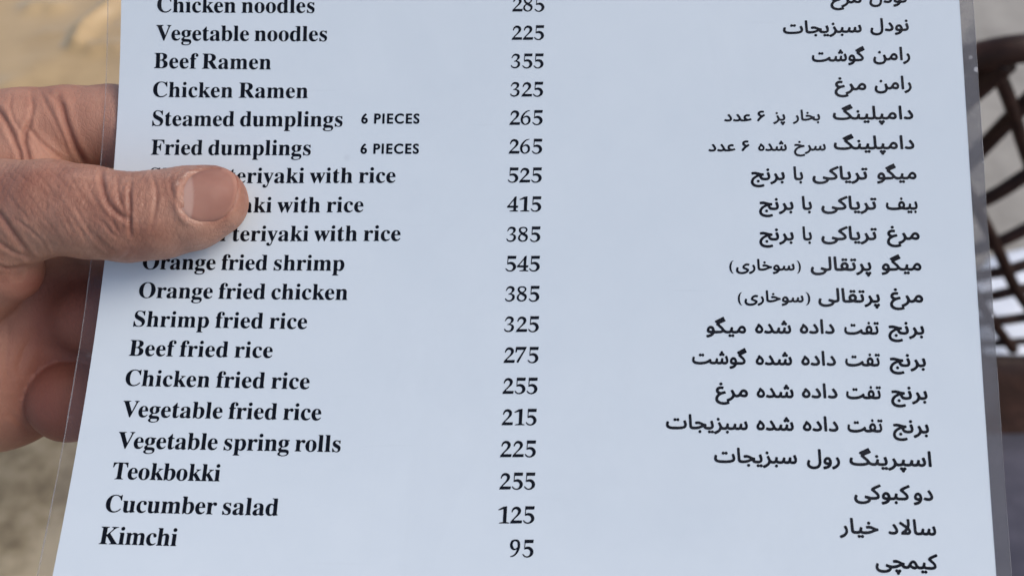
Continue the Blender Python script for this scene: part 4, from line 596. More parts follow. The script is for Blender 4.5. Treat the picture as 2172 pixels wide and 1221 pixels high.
def make_chair():
    c0 = back(2330, 760)
    root = empty('lattice_chair', (c0.x, c0.y, 0), 'dark brown woven lattice chair beyond the right edge of the menu', 'chair')
    tube('top_rail', [back(1930, 190), back(1990, 148), back(2070, 121), back(2172, 103), back(2300, 104), back(2450, 150), back(2580, 250)], 0.0122, M_CANE, root, 14)
    tube('side_rail', [back(1932, 190), back(1940, 330), back(1960, 520), back(1990, 740)], 0.010, M_CANE, root, 12)
    tube('side_rail', [back(2580, 245), back(2590, 420), back(2585, 600), back(2560, 760)], 0.010, M_CANE, root, 12)
    tube('lattice_bar', [back(1960, 300), back(2030, 220), back(2075, 178), back(2130, 128)], 0.0125, M_CANE, root)
    A = [((2000, 400), (2085, 312), (2172, 222), (2260, 135), 0.0078),
         ((2002, 465), (2090, 424), (2172, 374), (2360, 240), 0.0072),
         ((2006, 548), (2095, 520), (2172, 488), (2480, 320), 0.0068),
         ((2010, 600), (2100, 580), (2172, 562), (2580, 430), 0.0062),
         ((2014, 640), (2105, 627), (2172, 612), (2585, 520), 0.0060),
         ((2018, 688), (2108, 680), (2172, 673), (2585, 610), 0.0058),
         ((2022, 728), (2110, 727), (2172, 723), (2580, 690), 0.0046)]
    for a, b, c, d, r in A:
        tube('lattice_bar', [back(*a), back(*b), back(*c), back(*d)], r, M_CANE, root)
    B = [[(2090, 118), (2123, 170), (2145, 225), (2165, 290), (2200, 400), (2240, 560), (2270, 745)],
         [(2010, 330), (2060, 420), (2095, 485), (2122, 540), (2148, 600), (2180, 650), (2250, 745)],
         [(2020, 560), (2070, 630), (2110, 688), (2150, 742)],
         [(2230, 112), (2300, 300), (2360, 520), (2400, 745)],
         [(2370, 125), (2430, 300), (2480, 520), (2510, 745)]]
    for pts in B:
        q = []
        for p in pts:
            v = back(*p)
            q.append(v + (EYE - v).normalized() * 0.006)
        tube('lattice_bar', q, 0.0060, M_CANE, root)
    tube('bottom_rail', [back(2015, 765), back(2110, 772), back(2300, 772), back(2560, 765)], 0.012, M_CANE, root)
    # seat: a deep apron below the back, and a plum-grey cushion that reaches towards the reader
    def slab(name, corners, th, mat, seg=14):
        bl, br, tr, tl = corners
        V, F = [], []
        for s in (0, 1):
            for j in range(seg + 1):
                for i in range(seg + 1):
                    u, v = i / seg, j / seg
                    p = (bl * (1 - u) + br * u) * (1 - v) + (tl * (1 - u) + tr * u) * v
                    e = min(u, 1 - u, v, 1 - v)
                    puff = th * (1 - math.exp(-e * 14))
                    n = (br - bl).cross(tl - bl).normalized()
                    V.append(p + n * (puff if s == 0 else -puff * 0.6 - 0.002))
        N = (seg + 1) ** 2
        for s in (0, 1):
            for j in range(seg):
                for i in range(seg):
                    a = s * N + j * (seg + 1) + i
                    q = (a, a + 1, a + seg + 2, a + seg + 1)
                    F.append(q if s == 0 else q[::-1])
        ring = [i for i in range(seg + 1)] + [j * (seg + 1) + seg for j in range(1, seg + 1)] + [seg * (seg + 1) + i for i in range(seg - 1, -1, -1)] + [j * (seg + 1) for j in range(seg - 1, 0, -1)]
        for a, b in zip(ring, ring[1:] + ring[:1]):
            F.append((a, a + N, b + N, b))
        return mesh_obj(name, V, F, mat, root)
    x0 = back(2000, 760).x - 0.02
    x1 = back(2560, 760).x + 0.02
    yb = back(2100, 765).y
    zb = back(2100, 765).z
    slab('seat_apron', [Vector((x0, yb - 0.15, zb + 0.02)), Vector((x1, yb - 0.15, zb + 0.02)), Vector((x1, yb + 0.01, zb - 0.01)), Vector((x0, yb + 0.01, zb - 0.01))], 0.012, M_CANE)
    slab('seat_cushion', [Vector((x0 - 0.16, yb - 0.80, zb + 0.03)), Vector((x1, yb - 0.80, zb + 0.03)), Vector((x1, yb - 0.12, zb + 0.035)), Vector((x0 - 0.04, yb - 0.12, zb + 0.035))], 0.03, M_SEAT)
    for lx in (x0 + 0.04, x1 - 0.04):
        for ly in (yb - 0.70, yb - 0.03):
            tube('leg', [(lx, ly, 0.0), (lx, ly, zb * 0.5), (lx, ly, zb)], 0.014, M_CANE, root)
    return zb, yb


ZB, YB = make_chair()


def ray_to_z(px, py, z):
    d = READ_ROT @ Vector(((px - 1086) / 1900, -(py - 610.5) / 1900, -1))
    t = (z - EYE.z) / d.z
    return EYE + d * t


def make_white():
    """pale plastic sheet lying on the ground, glimpsed between the bars"""
    rnd = random.Random(8)
    pts = [(2060, 590), (2110, 530), (2230, 500), (2420, 520), (2460, 700), (2300, 790), (2120, 775), (2080, 700)]
    P = [ray_to_z(x, y, 0.02) for x, y in pts]
    c = sum(P, Vector()) / len(P)
    V, F = [], []
    R = 10
    n = len(P) * 4
    for k in range(R + 1):
        s = k / R
        for i in range(n):
            t = i / 4
            a, b = P[int(t) % len(P)], P[(int(t) + 1) % len(P)]
            q = a.lerp(b, t - int(t))
            p = c.lerp(q, s)
            h = 0.018 * math.sqrt(max(0, 1 - s ** 4)) + 0.003 + rnd.uniform(-0.003, 0.003) * (1 - s * .6)
            V.append((p.x, p.y, h))
    for k in range(R):
        for i in range(n):
            F.append((k * n + i, k * n + (i + 1) % n, (k + 1) * n + (i + 1) % n, (k + 1) * n + i))
    o = mesh_obj('plastic_sheet', V, F, M_WHITE)
    o['label'] = 'pale white sheet lying on the ground behind the lowest lattice bars of the chair'
    o['category'] = 'sheet'


make_white()


# ------------------------------------------------------------------ the menu
def page(u, v, lift=0.0):
    """page millimetres -> reading-pose millimetres; lift is towards the reader"""
    def P(u, v):
        U, W = (u - 105) / 105, (v - 70) / 70
        x = y = z = 0.0
        for (i, j), c in zip(PAGE_POWERS, PAGE_COEF):
            t = U ** i * W ** j
            x += c[0] * t; y += c[1] * t; z += c[2] * t
        return np.array((x, y, z)) * 1000
    vc = min(max(v, -6.0), 143.0)
    uc = min(max(u, -4.0), 214.0)
    p = P(uc, vc)
    if v != vc:
        p = p + (P(uc, vc + 0.5) - P(uc, vc - 0.5)) * (v - vc)
    if lift:
        n = np.cross(P(uc + .5, vc) - P(uc - .5, vc), P(uc, vc + .5) - P(uc, vc - .5))
        n /= np.linalg.norm(n)
        p = p - n * lift
    return p


def page_w(u, v, lift=0.0):
    return frame(*page(u, v, lift))


menu_c = page_w(105, 70)
MENU = empty('laminated_menu', menu_c, 'white laminated menu page with English and Persian dish names, held in the hand', 'menu')


def page_grid(name, us, vs, lift, mat, parent, mats=None, matf=None, both=None):
    V, F = [], []
    nu, nv = len(us), len(vs)
    lifts = (lift,) if both is None else (lift, both)
    for L in lifts:
        for v in vs:
            for u in us:
                V.append(page_w(u, v, L))
    N = nu * nv
    for s in range(len(lifts)):
        for j in range(nv - 1):
            for i in range(nu - 1):
                a = s * N + j * nu + i
                q = (a, a + nu, a + nu + 1, a + 1)
                F.append(q if s == 0 else q[::-1])
    if both is not None:
        ring = list(range(nu)) + [j * nu + nu - 1 for j in range(1, nv)] + [(nv - 1) * nu + i for i in range(nu - 2, -1, -1)] + [j * nu for j in range(nv - 2, 0, -1)]
        m = len(V)
        V += [V[a] for a in ring] + [V[a + N] for a in ring]
        R = len(ring)
        for a in range(R):
            b = (a + 1) % R
            F.append((m + a, m + b, m + R + b, m + R + a))
    return mesh_obj(name, V, F, mat, parent)


VT, VB = -95.0, 188.0
vs = list(np.linspace(VT, -6, 12)) + list(np.linspace(-4, 143, 74)) + list(np.linspace(147, VB, 8))
PAPER = page_grid('paper', list(np.linspace(0, 210, 71)), vs, 0.0, M_PAPER, MENU, both=-0.10)
page_grid('film_front', list(np.linspace(0, 210, 71)), vs, 0.16, M_FILM, MENU)
# sealed margins where the two films meet beyond the paper; slightly wavy cut edges
def margin(name, u_in, u_out, mat, wav, parent):
    V, F = [], []
    rnd = random.Random(int(u_out * 10))
    fine = []
    for a, b in zip(vs, vs[1:]):
        fine += [a, (a + b) / 2]
    fine.append(vs[-1])
    k = 5
    sgn = 1 if u_out > u_in else -1
    for L in (0.14, -0.14):
        rnd.seed(3)
        for v in fine:
            e = u_out + sgn * wav * (math.sin(v * 0.21) + 0.5 * math.sin(v * 0.63 + 1))
            for i in range(k):
                t = i / (k - 1)
                u = u_in + (e - u_in) * t
                V.append(page_w(u, v, L * (1 - 0.45 * t)))
    n = len(fine)
    N = n * k
    for s in (0, 1):
        for j in range(n - 1):
            for i in range(k - 1):
                a = s * N + j * k + i
                q = (a, a + k, a + k + 1, a + 1)
                F.append(q if s == 0 else q[::-1])
    m = len(V)
    V += [V[j * k + k - 1] for j in range(n)] + [V[N + j * k + k - 1] for j in range(n)]
    for j in range(n - 1):
        F.append((m + j, m + j + 1, m + n + j + 1, m + n + j))
    return mesh_obj(name, V, F, mat, parent)


margin('film_margin', -0.02, -3.3, M_SEAL, 0.05, MENU)
o = margin('film_margin', 210.02, 213.3, M_SEAL_SHEEN, 0.04, MENU)
o['label'] = 'film margin on the right with bubbles, sky reflection painted in as haze'
margin('cut_edge', -3.27, -3.44, M_EDGE, 0.05, MENU)
margin('cut_edge', 213.28, 213.40, M_EDGE, 0.04, MENU)


def parse(s):
    return [[tuple(int(q) for q in p.split(',')) for p in l.split(' ')] for l in s.split('|')]


_tri = {}
def glyph_mesh(key, s):
    """outer loops run anticlockwise, holes clockwise; each outer loop is filled with its own holes"""
    if key not in _tri:
        loops = parse(s)
        area = [sum(a[0] * b[1] - b[0] * a[1] for a, b in zip(l, l[1:] + l[:1])) for l in loops]
        big = max(range(len(loops)), key=lambda i: abs(area[i]))
        sg = 1 if area[big] > 0 else -1

        def inside(p, l):
            r = False
            for (x0, y0), (x1, y1) in zip(l, l[1:] + l[:1]):
                if (y0 > p[1]) != (y1 > p[1]) and p[0] < (x1 - x0) * (p[1] - y0) / (y1 - y0) + x0:
                    r = not r
            return r
        pts, tris = [], []
        for i, l in enumerate(loops):
            if area[i] * sg < 0:
                continue
            group = [l] + [h for j, h in enumerate(loops) if area[j] * sg < 0 and inside(h[0], l)]
            b = len(pts)
            pts += [p for q in group for p in q]
            tris += [(t[0] + b, t[1] + b, t[2] + b) for t in tessellate_polygon([[Vector((p[0], p[1], 0)) for p in q] for q in group])]
        _tri[key] = (pts, tris)
    return _tri[key]


KV = 1.042       # one v unit of the page is this many real millimetres


def printed(name, glyphs, u0, v0, u1, v1, sy, label=None):
    """glyphs: list of (points, triangles, x offset mm, x scale)"""
    V, F = [], []
    for pts, tris, ox, sx in glyphs:
        b = len(V)
        for x, y in pts:
            u = u0 + ox + x * sx
            t = (u - u0) / (u1 - u0) if u1 != u0 else 0
            V.append(page_w(u, v0 + (v1 - v0) * t - y * sy / KV, 0.05))
        F += [(b + t[0], b + t[1], b + t[2]) for t in tris]
    o = mesh_obj(name, V, F, M_INK, PAPER, smooth=False)
    o.matrix_parent_inverse = Matrix.Identity(4)
    return o


for kind, text, u0, v0, u1, v1 in LINES:
    fam, s = {'en': ('serif', 0.0086), 'num': ('serif', 0.0055), 'note': ('sans', 0.0036)}[kind]
    adv, x = [], 0
    gl = []
    for ch in text:
        if ch == ' ':
            x += 140 if kind == 'en' else 240
            gl.append(None); adv.append(x)
            continue
        a, data = GLYPHS[fam][ch]
        pts, tris = glyph_mesh((fam, ch), data)
        gl.append((pts, tris)); adv.append(x)
        x += a
    first, last = gl[0][0], gl[-1][0]
    xmin = min(p[0] for p in first)
    xmax = adv[-1] + max(p[0] for p in last)
    n = len(text) - 1
    W = u1 - u0
    if kind != 'num':
        sx = s if kind == 'en' else 0.0034
        track = (W / sx - (xmax - xmin)) / n
    else:
        track, sx = 0, W / (xmax - xmin)
    out = []
    for k, g_ in enumerate(gl):
        if g_ is None:
            continue
        out.append((g_[0], g_[1], (adv[k] - xmin + track * k) * sx, sx))
    printed({'en': 'dish_name', 'num': 'price', 'note': 'portion_note'}[kind], out, u0, v0, u1, v1, s)

for row in PERSIAN:
    V, F = [], []
    for w, u0, v0, u1, v1, sc_ in row:
        pts, tris = glyph_mesh(('fa', w), GLYPHS['fa'][w])
        xs = [p[0] for p in pts]
        sx = (u1 - u0) / (max(xs) - min(xs))
        sy = 0.0075 * sc_
        b = len(V)
        for x, y in pts:
            t = (x - min(xs)) / (max(xs) - min(xs))
            V.append(page_w(u0 + (u1 - u0) * t, v0 + (v1 - v0) * t - y * sy / KV, 0.05))
        F += [(b + t[0], b + t[1], b + t[2]) for t in tris]
    o = mesh_obj('persian_dish_name', V, F, M_INK, PAPER, smooth=False)
    o.matrix_parent_inverse = Matrix.Identity(4)

# ------------------------------------------------------------------ the hand
def hp(px, py, z):
    return np.array(((px - 1086) * z / 1900.0, (py - 610.5) * z / 1900.0, z))


H = 0.8
LO = np.array((-262.0, -74.0, 188.0))
HI = np.array((-60.0, 62.0, 312.0))
gx = np.arange(LO[0], HI[0], H, dtype=np.float32)
gy = np.arange(LO[1], HI[1], H, dtype=np.float32)
gz = np.arange(LO[2], HI[2], H, dtype=np.float32)
BIG = np.float32(30.0)


def cone_into(field, a, b, ra, rb, k):
    """smooth-union a round cone into field, only inside its bounding box"""
    pad = max(ra, rb) + 6
    lo, hi = np.minimum(a, b) - pad, np.maximum(a, b) + pad
    ix = slice(*np.searchsorted(gx, (lo[0], hi[0])))
    iy = slice(*np.searchsorted(gy, (lo[1], hi[1])))
    iz = slice(*np.searchsorted(gz, (lo[2], hi[2])))
    X, Y, Z = gx[ix, None, None], gy[None, iy, None], gz[None, None, iz]
    d = (b - a).astype(np.float32)
    L = float(d @ d)
    if L < 1e-6:
        t = np.float32(0)
    else:
        t = np.clip(((X - a[0]) * d[0] + (Y - a[1]) * d[1] + (Z - a[2]) * d[2]) / L, 0, 1)
    dist = np.sqrt((X - a[0] - t * d[0]) ** 2 + (Y - a[1] - t * d[1]) ** 2 + (Z - a[2] - t * d[2]) ** 2) - (ra + (rb - ra) * t)
    dist = dist.astype(np.float32)
    f = field[ix, iy, iz]
    h = np.clip(0.5 + 0.5 * (f - dist) / k, 0, 1)
    field[ix, iy, iz] = f * (1 - h) + dist * h - k * h * (1 - h)


def chain(pts, k=2.5):
    f = np.full((len(gx), len(gy), len(gz)), BIG, np.float32)
    for (a, ra), (b, rb) in zip(pts, pts[1:]):
        cone_into(f, np.array(a, float), np.array(b, float), ra, rb, k)
    return f


def smin(a, b, k):
    h = np.clip(0.5 + 0.5 * (b - a) / k, 0, 1)
    return b * (1 - h) + a * h - k * h * (1 - h)


def sheet_z(X, Y):
    return 223.3 - 0.167 * (Y + 18.8) - 0.02 * (X + 100.0)


Xs, Ys, Zs = gx[:, None, None], gy[None, :, None], gz[None, None, :]
thumb = chain([(hp(449, 427, 214.6), 8.6), (hp(405, 441, 213.8), 9.9), (hp(335, 456, 213.0), 10.35), (hp(270, 461, 212.5), 10.45),
               (hp(190, 450, 212.5), 10.9), (hp(110, 440, 213), 11.2), (hp(0, 444, 216), 11.9), (hp(-110, 470, 222), 14), (hp(-260, 560, 236), 19)], 1.5)
# the pad is pressed flat on the page
plane = (Zs - (sheet_z(Xs, Ys) - 0.45))
on_page = np.clip((Xs + 104) / 3.0, 0, 1)
thumb = np.where(on_page > 0, np.maximum(thumb, plane - (1 - on_page) * 20), thumb)
knuck = chain([(hp(60, 470, 213.5), 9.5), (hp(-40, 520, 216), 10.5), (hp(-150, 560, 224), 13)], 2)
thumb = smin(thumb, knuck, 2.0)
thenar = chain([(hp(15, 572, 219), 8.3), (hp(-60, 600, 223), 10.5), (hp(-170, 640, 234), 15), (hp(-300, 680, 246), 19)], 3)
index = chain([(hp(420, 300, 234.5), 8.3), (hp(330, 285, 236.5), 9.4), (hp(240, 268, 238), 10.6), (hp(150, 276, 237.5), 11.3), (hp(60, 287, 236), 12), (hp(-40, 296, 237), 12.8),
               (hp(-170, 340, 244), 14.5), (hp(-330, 480, 254), 18)], 2)
index2 = chain([(hp(75, 350, 230), 7.5), (hp(-20, 345, 231), 9.5), (hp(-120, 380, 236), 12)], 2)
index = smin(index, index2, 3.0)
middle = chain([(hp(450, 480, 232), 8.2), (hp(350, 480, 235), 9.5), (hp(240, 480, 240), 10.5), (hp(80, 480, 246), 11.5), (hp(-80, 500, 252), 12), (hp(-330, 560, 262), 16)], 2)
ring = chain([(hp(395, 640, 229.5), 7.8), (hp(300, 655, 233), 9), (hp(200, 665, 239), 10), (hp(60, 660, 250), 11.5), (hp(-100, 660, 258), 12.5), (hp(-330, 660, 266), 16)], 2)
palm = chain([(hp(60, 655, 247), 17), (hp(-20, 765, 250), 24.0), (hp(-160, 740, 258), 24), (hp(-420, 660, 262), 25)], 6)
palm2 = chain([(hp(-160, 560, 258), 20), (hp(-420, 600, 260), 25), (hp(-620, 640, 262), 25)], 6)
palm = smin(palm, palm2, 8)
pinky = chain([(hp(150, 850, 240.5), 11.0), (hp(205, 850, 250), 10.3), (hp(225, 850, 266), 10.3), (hp(120, 830, 282), 11), (hp(-80, 790, 280), 13), (hp(-260, 740, 272), 15)], 2.5)
arm = chain([(hp(-560, 640, 262), 26), (hp(-760, 700, 264), 25), (hp(-1000, 790, 262), 27)], 6)
behind = (sheet_z(Xs, Ys) + 0.45) - Zs
def press(f):
    return np.where(on_page > 0, np.maximum(f, behind - (1 - on_page) * 20), f)
index, middle, ring = press(index), press(middle), press(ring)
hand = smin(palm, arm, 10)
web = chain([(hp(-60, 560, 240), 15), (hp(90, 590, 246), 15), (hp(200, 610, 246), 12.5), (hp(300, 600, 243), 10)], 3)
web2 = chain([(hp(60, 720, 252), 17), (hp(190, 720, 250), 12), (hp(260, 720, 250), 11)], 3)
web = press(smin(web, web2, 4))
hand = smin(hand, web, 5)
for f, k in ((middle, 2.5), (ring, 2.0), (index, 2.0), (thenar, 2.5), (thumb, 1.2), (pinky, 0.5)):
    hand = smin(hand, f, k)
del middle, ring, index, thenar, thumb, pinky, palm, arm, knuck, index2, palm2


def surface_nets(f):
    s = f < 0
    nx, ny, nz = f.shape
    c = np.zeros((nx - 1, ny - 1, nz - 1), np.int8)
    for dx in (0, 1):
        for dy in (0, 1):
            for dz in (0, 1):
                c += s[dx:nx - 1 + dx, dy:ny - 1 + dy, dz:nz - 1 + dz]
    cells = np.argwhere((c > 0) & (c < 8))
    idx = np.full(c.shape, -1, np.int32)
    idx[tuple(cells.T)] = np.arange(len(cells))
    acc = np.zeros((len(cells), 3)); cnt = np.zeros(len(cells))
    E = []
    for ax in range(3):
        o1, o2 = [q for q in range(3) if q != ax]
        for a in (0, 1):
            for b in (0, 1):
                p = [0, 0, 0]; p[o1] = a; p[o2] = b
                E.append((tuple(p), ax))
    for p, ax in E:
        q = list(p); q[ax] = 1
        A = f[tuple((cells + p).T)]; B = f[tuple((cells + q).T)]
        m = (A < 0) != (B < 0)
        t = np.where(m, A / np.where(m, A - B, 1), 0)
        pos = np.tile(np.array(p, float), (len(cells), 1))
        pos[:, ax] = t
        acc[m] += pos[m]; cnt[m] += 1
    V = cells + acc / cnt[:, None]
    F = []
    for ax in range(3):
        o1, o2 = (ax + 1) % 3, (ax + 2) % 3
        sl0 = [slice(1, -1)] * 3; sl0[ax] = slice(0, -1)
        sl1 = list(sl0); sl1[ax] = slice(1, None)
        a, b = s[tuple(sl0)], s[tuple(sl1)]
        e = np.argwhere(a != b)
        off = np.array([1, 1, 1]); off[ax] = 0
        e = e + off
        inside = s[tuple(e.T)]
        def at(d1, d2):
            r = e.copy(); r[:, o1] += d1; r[:, o2] += d2
            return idx[tuple(r.T)]
        q = np.stack([at(-1, -1), at(0, -1), at(0, 0), at(-1, 0)], 1)
        q[~inside] = q[~inside][:, ::-1]
        F.append(q)
    return V, np.concatenate(F)


V, F = surface_nets(hand)
V = V * H + LO
del hand

CREASES = []     # (polyline in the photo-scale reading plane, width mm, depth mm, layer: thumb / index)
def cr(layer, w, d, ox, oy, s, pts):
    CREASES.append((layer, w * 0.78, d * 0.66, [(ox + x / s, oy + y / s) for x, y in pts]))
R2 = (200, 280, 4.344)
C1 = (0, 120, 2.4417)
cr('t', .75, .95, *R2, [(62, 355), (68, 450), (90, 560), (120, 650), (180, 720), (250, 775), (320, 815)])
cr('t', .45, .40, *R2, [(250, 385), (215, 430), (212, 540), (235, 640), (280, 730), (315, 800)])
cr('t', .50, .95, *R2, [(335, 480), (322, 560), (326, 660), (328, 780), (330, 900), (335, 960)])
cr('t', .35, .30, *R2, [(240, 495), (290, 488), (345, 485)])
cr('t', .35, .28, *R2, [(350, 395), (330, 430), (300, 455)])
cr('t', .55, .42, *R2, [(530, 395), (562, 480), (575, 600), (562, 720), (540, 830), (515, 900)])
cr('t', .40, .20, *R2, [(455, 560), (460, 640), (435, 740)])
cr('t', .30, .22, *R2, [(330, 840), (400, 852), (470, 850)])
cr('t', .55, .35, *R2, [(695, 430), (705, 520), (735, 600), (780, 670), (830, 770)])
cr('t', .45, .35, *R2, [(0, 770), (100, 850), (150, 920), (230, 990)])
cr('t', .40, .28, *R2, [(130, 690), (170, 800), (190, 880), (215, 960)])
cr('t', .55, .38, *R2, [(0, 930), (60, 1010), (130, 1070), (200, 1110)])
cr('t', .50, .35, *R2, [(345, 1070), (310, 1130), (250, 1175)])
for k, pts in enumerate([[(380, 760), (430, 850), (500, 960), (570, 1020)], [(300, 720), (360, 820), (420, 900), (450, 960)], [(80, 840), (160, 900), (220, 960), (262, 1045)],
                         [(440, 640), (480, 720), (530, 800), (600, 880), (640, 960)], [(350, 600), (410, 700), (470, 790)], [(230, 640), (290, 740), (340, 830), (380, 930)],
                         [(130, 700), (200, 800), (280, 900), (340, 1000)], [(260, 590), (320, 640), (370, 700)], [(30, 700), (100, 790), (150, 850)], [(180, 600), (230, 650), (270, 700)]]):
    cr('t', .45, (.30, .22, .34, .22, .2, .18, .16, .15, .18, .14)[k], *C1, pts)
cr('t', .85, .85, *C1, [(-60, 760), (0, 820), (60, 905), (120, 985), (165, 1045)])
cr('t', .6, .55, *C1, [(-40, 940), (0, 965), (70, 1012), (150, 1042), (180, 1052)])
cr('t', .5, .45, *C1, [(-30, 1075), (40, 1100), (110, 1090), (160, 1070)])
cr('i', .8, .95, *C1, [(-30, 250), (0, 292), (30, 340), (70, 420), (100, 490), (112, 560)])
cr('i', .8, .95, *C1, [(150, 350), (128, 395), (125, 440), (140, 500), (152, 560)])
cr('i', .55, .55, *C1, [(145, 365), (210, 440), (270, 490), (330, 540)])
cr('i', .9, 1.15, *C1, [(300, 215), (322, 260), (338, 330), (362, 400), (395, 480), (450, 570)])
cr('i', .6, .45, *C1, [(160, 190), (170, 260), (158, 330), (140, 375)])
cr('i', .55, .35, *C1, [(215, 190), (245, 260), (290, 340), (330, 430), (350, 500)])
cr('i', .5, .30, *C1, [(60, 190), (50, 260), (70, 330), (110, 390)])
cr('i', .5, .30, *C1, [(250, 180), (275, 215), (300, 225)])
cr('i', .4, .22, *C1, [(180, 420), (230, 500), (260, 545)])
R3 = (0, 520, 1.7425)
cr('p', 1.3, .45, *R3, [(60, 470), (95, 380), (120, 330)])
cr('p', .8, .35, *R3, [(40, 620), (80, 660), (110, 690)])
cr('p', 1.1, .35, *R3, [(25, 250), (30, 340), (20, 430), (35, 520)])
NAIL = [(385, 398), (381, 420), (385, 445), (399, 463), (423, 472), (452, 471), (475, 460), (492, 441), (501, 416), (503, 392), (497, 371), (478, 358), (450, 357), (422, 364), (399, 378)]


def poly_inside(px, py, poly):
    ins = np.zeros(px.shape, bool)
    for (x0, y0), (x1, y1) in zip(poly, poly[1:] + poly[:1]):
        c = (y0 > py) != (y1 > py)
        ins ^= c & (px < (x1 - x0) * (py - y0) / ((y1 - y0) if y1 != y0 else 1e-9) + x0)
    return ins


# one level of smoothing subdivision through a modifier, then the fine relief
me = bpy.data.meshes.new('hand')
me.from_pydata(V.tolist(), [], F.tolist())
me.update()
tmp = bpy.data.objects.new('hand_tmp', me)
COL.objects.link(tmp)
sm = tmp.modifiers.new('s', 'SMOOTH'); sm.factor = 0.5; sm.iterations = 2
sd = tmp.modifiers.new('d', 'SUBSURF'); sd.levels = 1; sd.render_levels = 1
dg = bpy.context.evaluated_depsgraph_get()
dg.update()
me2 = bpy.data.meshes.new_from_object(tmp.evaluated_get(dg))
bpy.data.objects.remove(tmp)
n = len(me2.vertices)
P = np.empty(n * 3); me2.vertices.foreach_get('co', P); P = P.reshape(-1, 3)
N = np.empty(n * 3); me2.vertex_normals.foreach_get('vector', N); N = N.reshape(-1, 3)
if ((P - P.mean(0)) * N).sum() < 0:
    me2.flip_normals(); N = -N
PX = P[:, 0] / P[:, 2] * 1900 + 1086
PY = P[:, 1] / P[:, 2] * 1900 + 610.5
front = np.clip(-N[:, 2] * 3 + 0.2, 0, 1)
is_thumb = (P[:, 2] < 214.5 + np.clip((60 - PX) / 60, 0, 5)) & (PY > 330) & (PY < 600)
is_index = ~is_thumb & (PY < 420)
disp = np.zeros(n)
flush_shade = np.where(is_thumb, 0, 0.85) * np.clip((PY - 540) / 60, 0, 1) * np.clip((PX + 40) / 120, 0, 1)  # shade below the thumb and behind the sheet, painted as dark red skin
for layer, w, d, pts in CREASES:
    m = (is_thumb if layer == 't' else is_index if layer == 'i' else (~is_thumb & (PY > 560))) & (front > 0)
    xs = [p[0] for p in pts]; ys = [p[1] for p in pts]
    m &= (PX > min(xs) - 40) & (PX < max(xs) + 40) & (PY > min(ys) - 40) & (PY < max(ys) + 40)
    ii = np.nonzero(m)[0]
    r = seg_dist(PX[ii], PY[ii], pts) * 0.113
    # fade at the two ends of the crease
    e = np.minimum(np.hypot(PX[ii] - xs[0], PY[ii] - ys[0]), np.hypot(PX[ii] - xs[-1], PY[ii] - ys[-1])) * 0.113
    fade = np.clip(0.25 + e / 2.5, 0, 1)
    g_ = np.exp(-(r / w) ** 2)
    puff = np.exp(-((r - 2.2 * w) / (1.3 * w)) ** 2) * 0.35
    disp[ii] += (-d * g_ + d * puff * 0.8) * fade * front[ii]
    flush_shade[ii] = np.maximum(flush_shade[ii], g_ * fade * min(1, d) * 0.8)
rl = random.Random(12)
for k in range(120):
    x = rl.uniform(-60, 380); y = rl.uniform(360, 545)
    a = math.radians(rl.gauss(62 if x < 230 else 85, 14)); L = rl.uniform(10, 30)
    pts = [(x - L * math.cos(a), y - L * math.sin(a)), (x + rl.uniform(-2, 2), y), (x + L * math.cos(a), y + L * math.sin(a))]
    m = is_thumb & (front > 0) & (np.abs(PX - x) < L + 10) & (np.abs(PY - y) < L + 10)
    ii = np.nonzero(m)[0]
    r = seg_dist(PX[ii], PY[ii], pts) * 0.113
    e = np.clip(1 - np.hypot(PX[ii] - x, PY[ii] - y) / (L + 4), 0, 1)
    disp[ii] -= rl.uniform(0.06, 0.13) * np.exp(-(r / 0.27) ** 2) * e
# fine dorsal lines on the thumb running across it, and lengthwise grain near the tip
ph = PX * 0.9 + PY * 0.55
disp += np.where(is_thumb & (PX < 390), 0.035 * np.sin(ph * 0.55 + 1.3 * np.sin(PY * 0.07)) * front, 0)
tipm = np.clip((PX - 380) / 40, 0, 1)
disp += np.where(is_thumb, 0.03 * np.sin((PY + PX * 0.18) * 0.9) * front * tipm, 0)
# nail bed and folds
ins = poly_inside(PX, PY, NAIL) & is_thumb
dn = seg_dist(PX, PY, NAIL + NAIL[:1]) * 0.113
prox = np.clip((430 - PX) / 40, 0, 1)
fold = np.where(ins, 0, np.exp(-((dn - 0.9) / 0.9) ** 2)) * is_thumb * front
disp += fold * (0.08 + 0.30 * prox)
edge_d = 0.05 + 0.33 * np.clip((PX - 440) / 40, 0, 1) * np.clip((PY - 372) / 20, 0, 1)
disp += np.where(is_thumb, -edge_d * np.exp(-(dn / 0.36) ** 2) * front, 0)
disp += np.where(ins, -0.50 * np.clip(dn / (0.6 + 1.2 * prox), 0, 1), 0)
flush_shade = np.maximum(flush_shade, np.where(is_thumb, 0.5 * np.exp(-(dn / 0.40) ** 2) * front * np.clip((PX - 430) / 40, 0, 1), 0))
dry = np.where(is_thumb & ~ins, np.exp(-(seg_dist(PX, PY, [(376, 392), (386, 378), (402, 368), (424, 361)]) * 0.113 / 0.45) ** 2) * 0.75, 0)
dry = np.maximum(dry, np.where(is_thumb & ~ins, np.exp(-(seg_dist(PX, PY, [(384, 450), (398, 468), (425, 477)]) * 0.113 / 0.8) ** 2) * 0.45, 0))
dry = np.maximum(dry, np.where(is_thumb & ~ins, np.exp(-(seg_dist(PX, PY, [(350, 372), (385, 366), (412, 357)]) * 0.113 / 0.8) ** 2) * 0.25, 0))
palmw = np.where(is_thumb, 0.0, 0.55) * np.clip((PX + 80) / 60, 0, 1)
P2 = P + N * disp[:, None]
me2.vertices.foreach_set('co', frame_np(P2).ravel())
for nm, arr in (('palm', palmw), ('dry', dry), ('flush_shade', flush_shade)):
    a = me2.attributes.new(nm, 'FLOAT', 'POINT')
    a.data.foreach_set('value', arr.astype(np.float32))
me2.update()
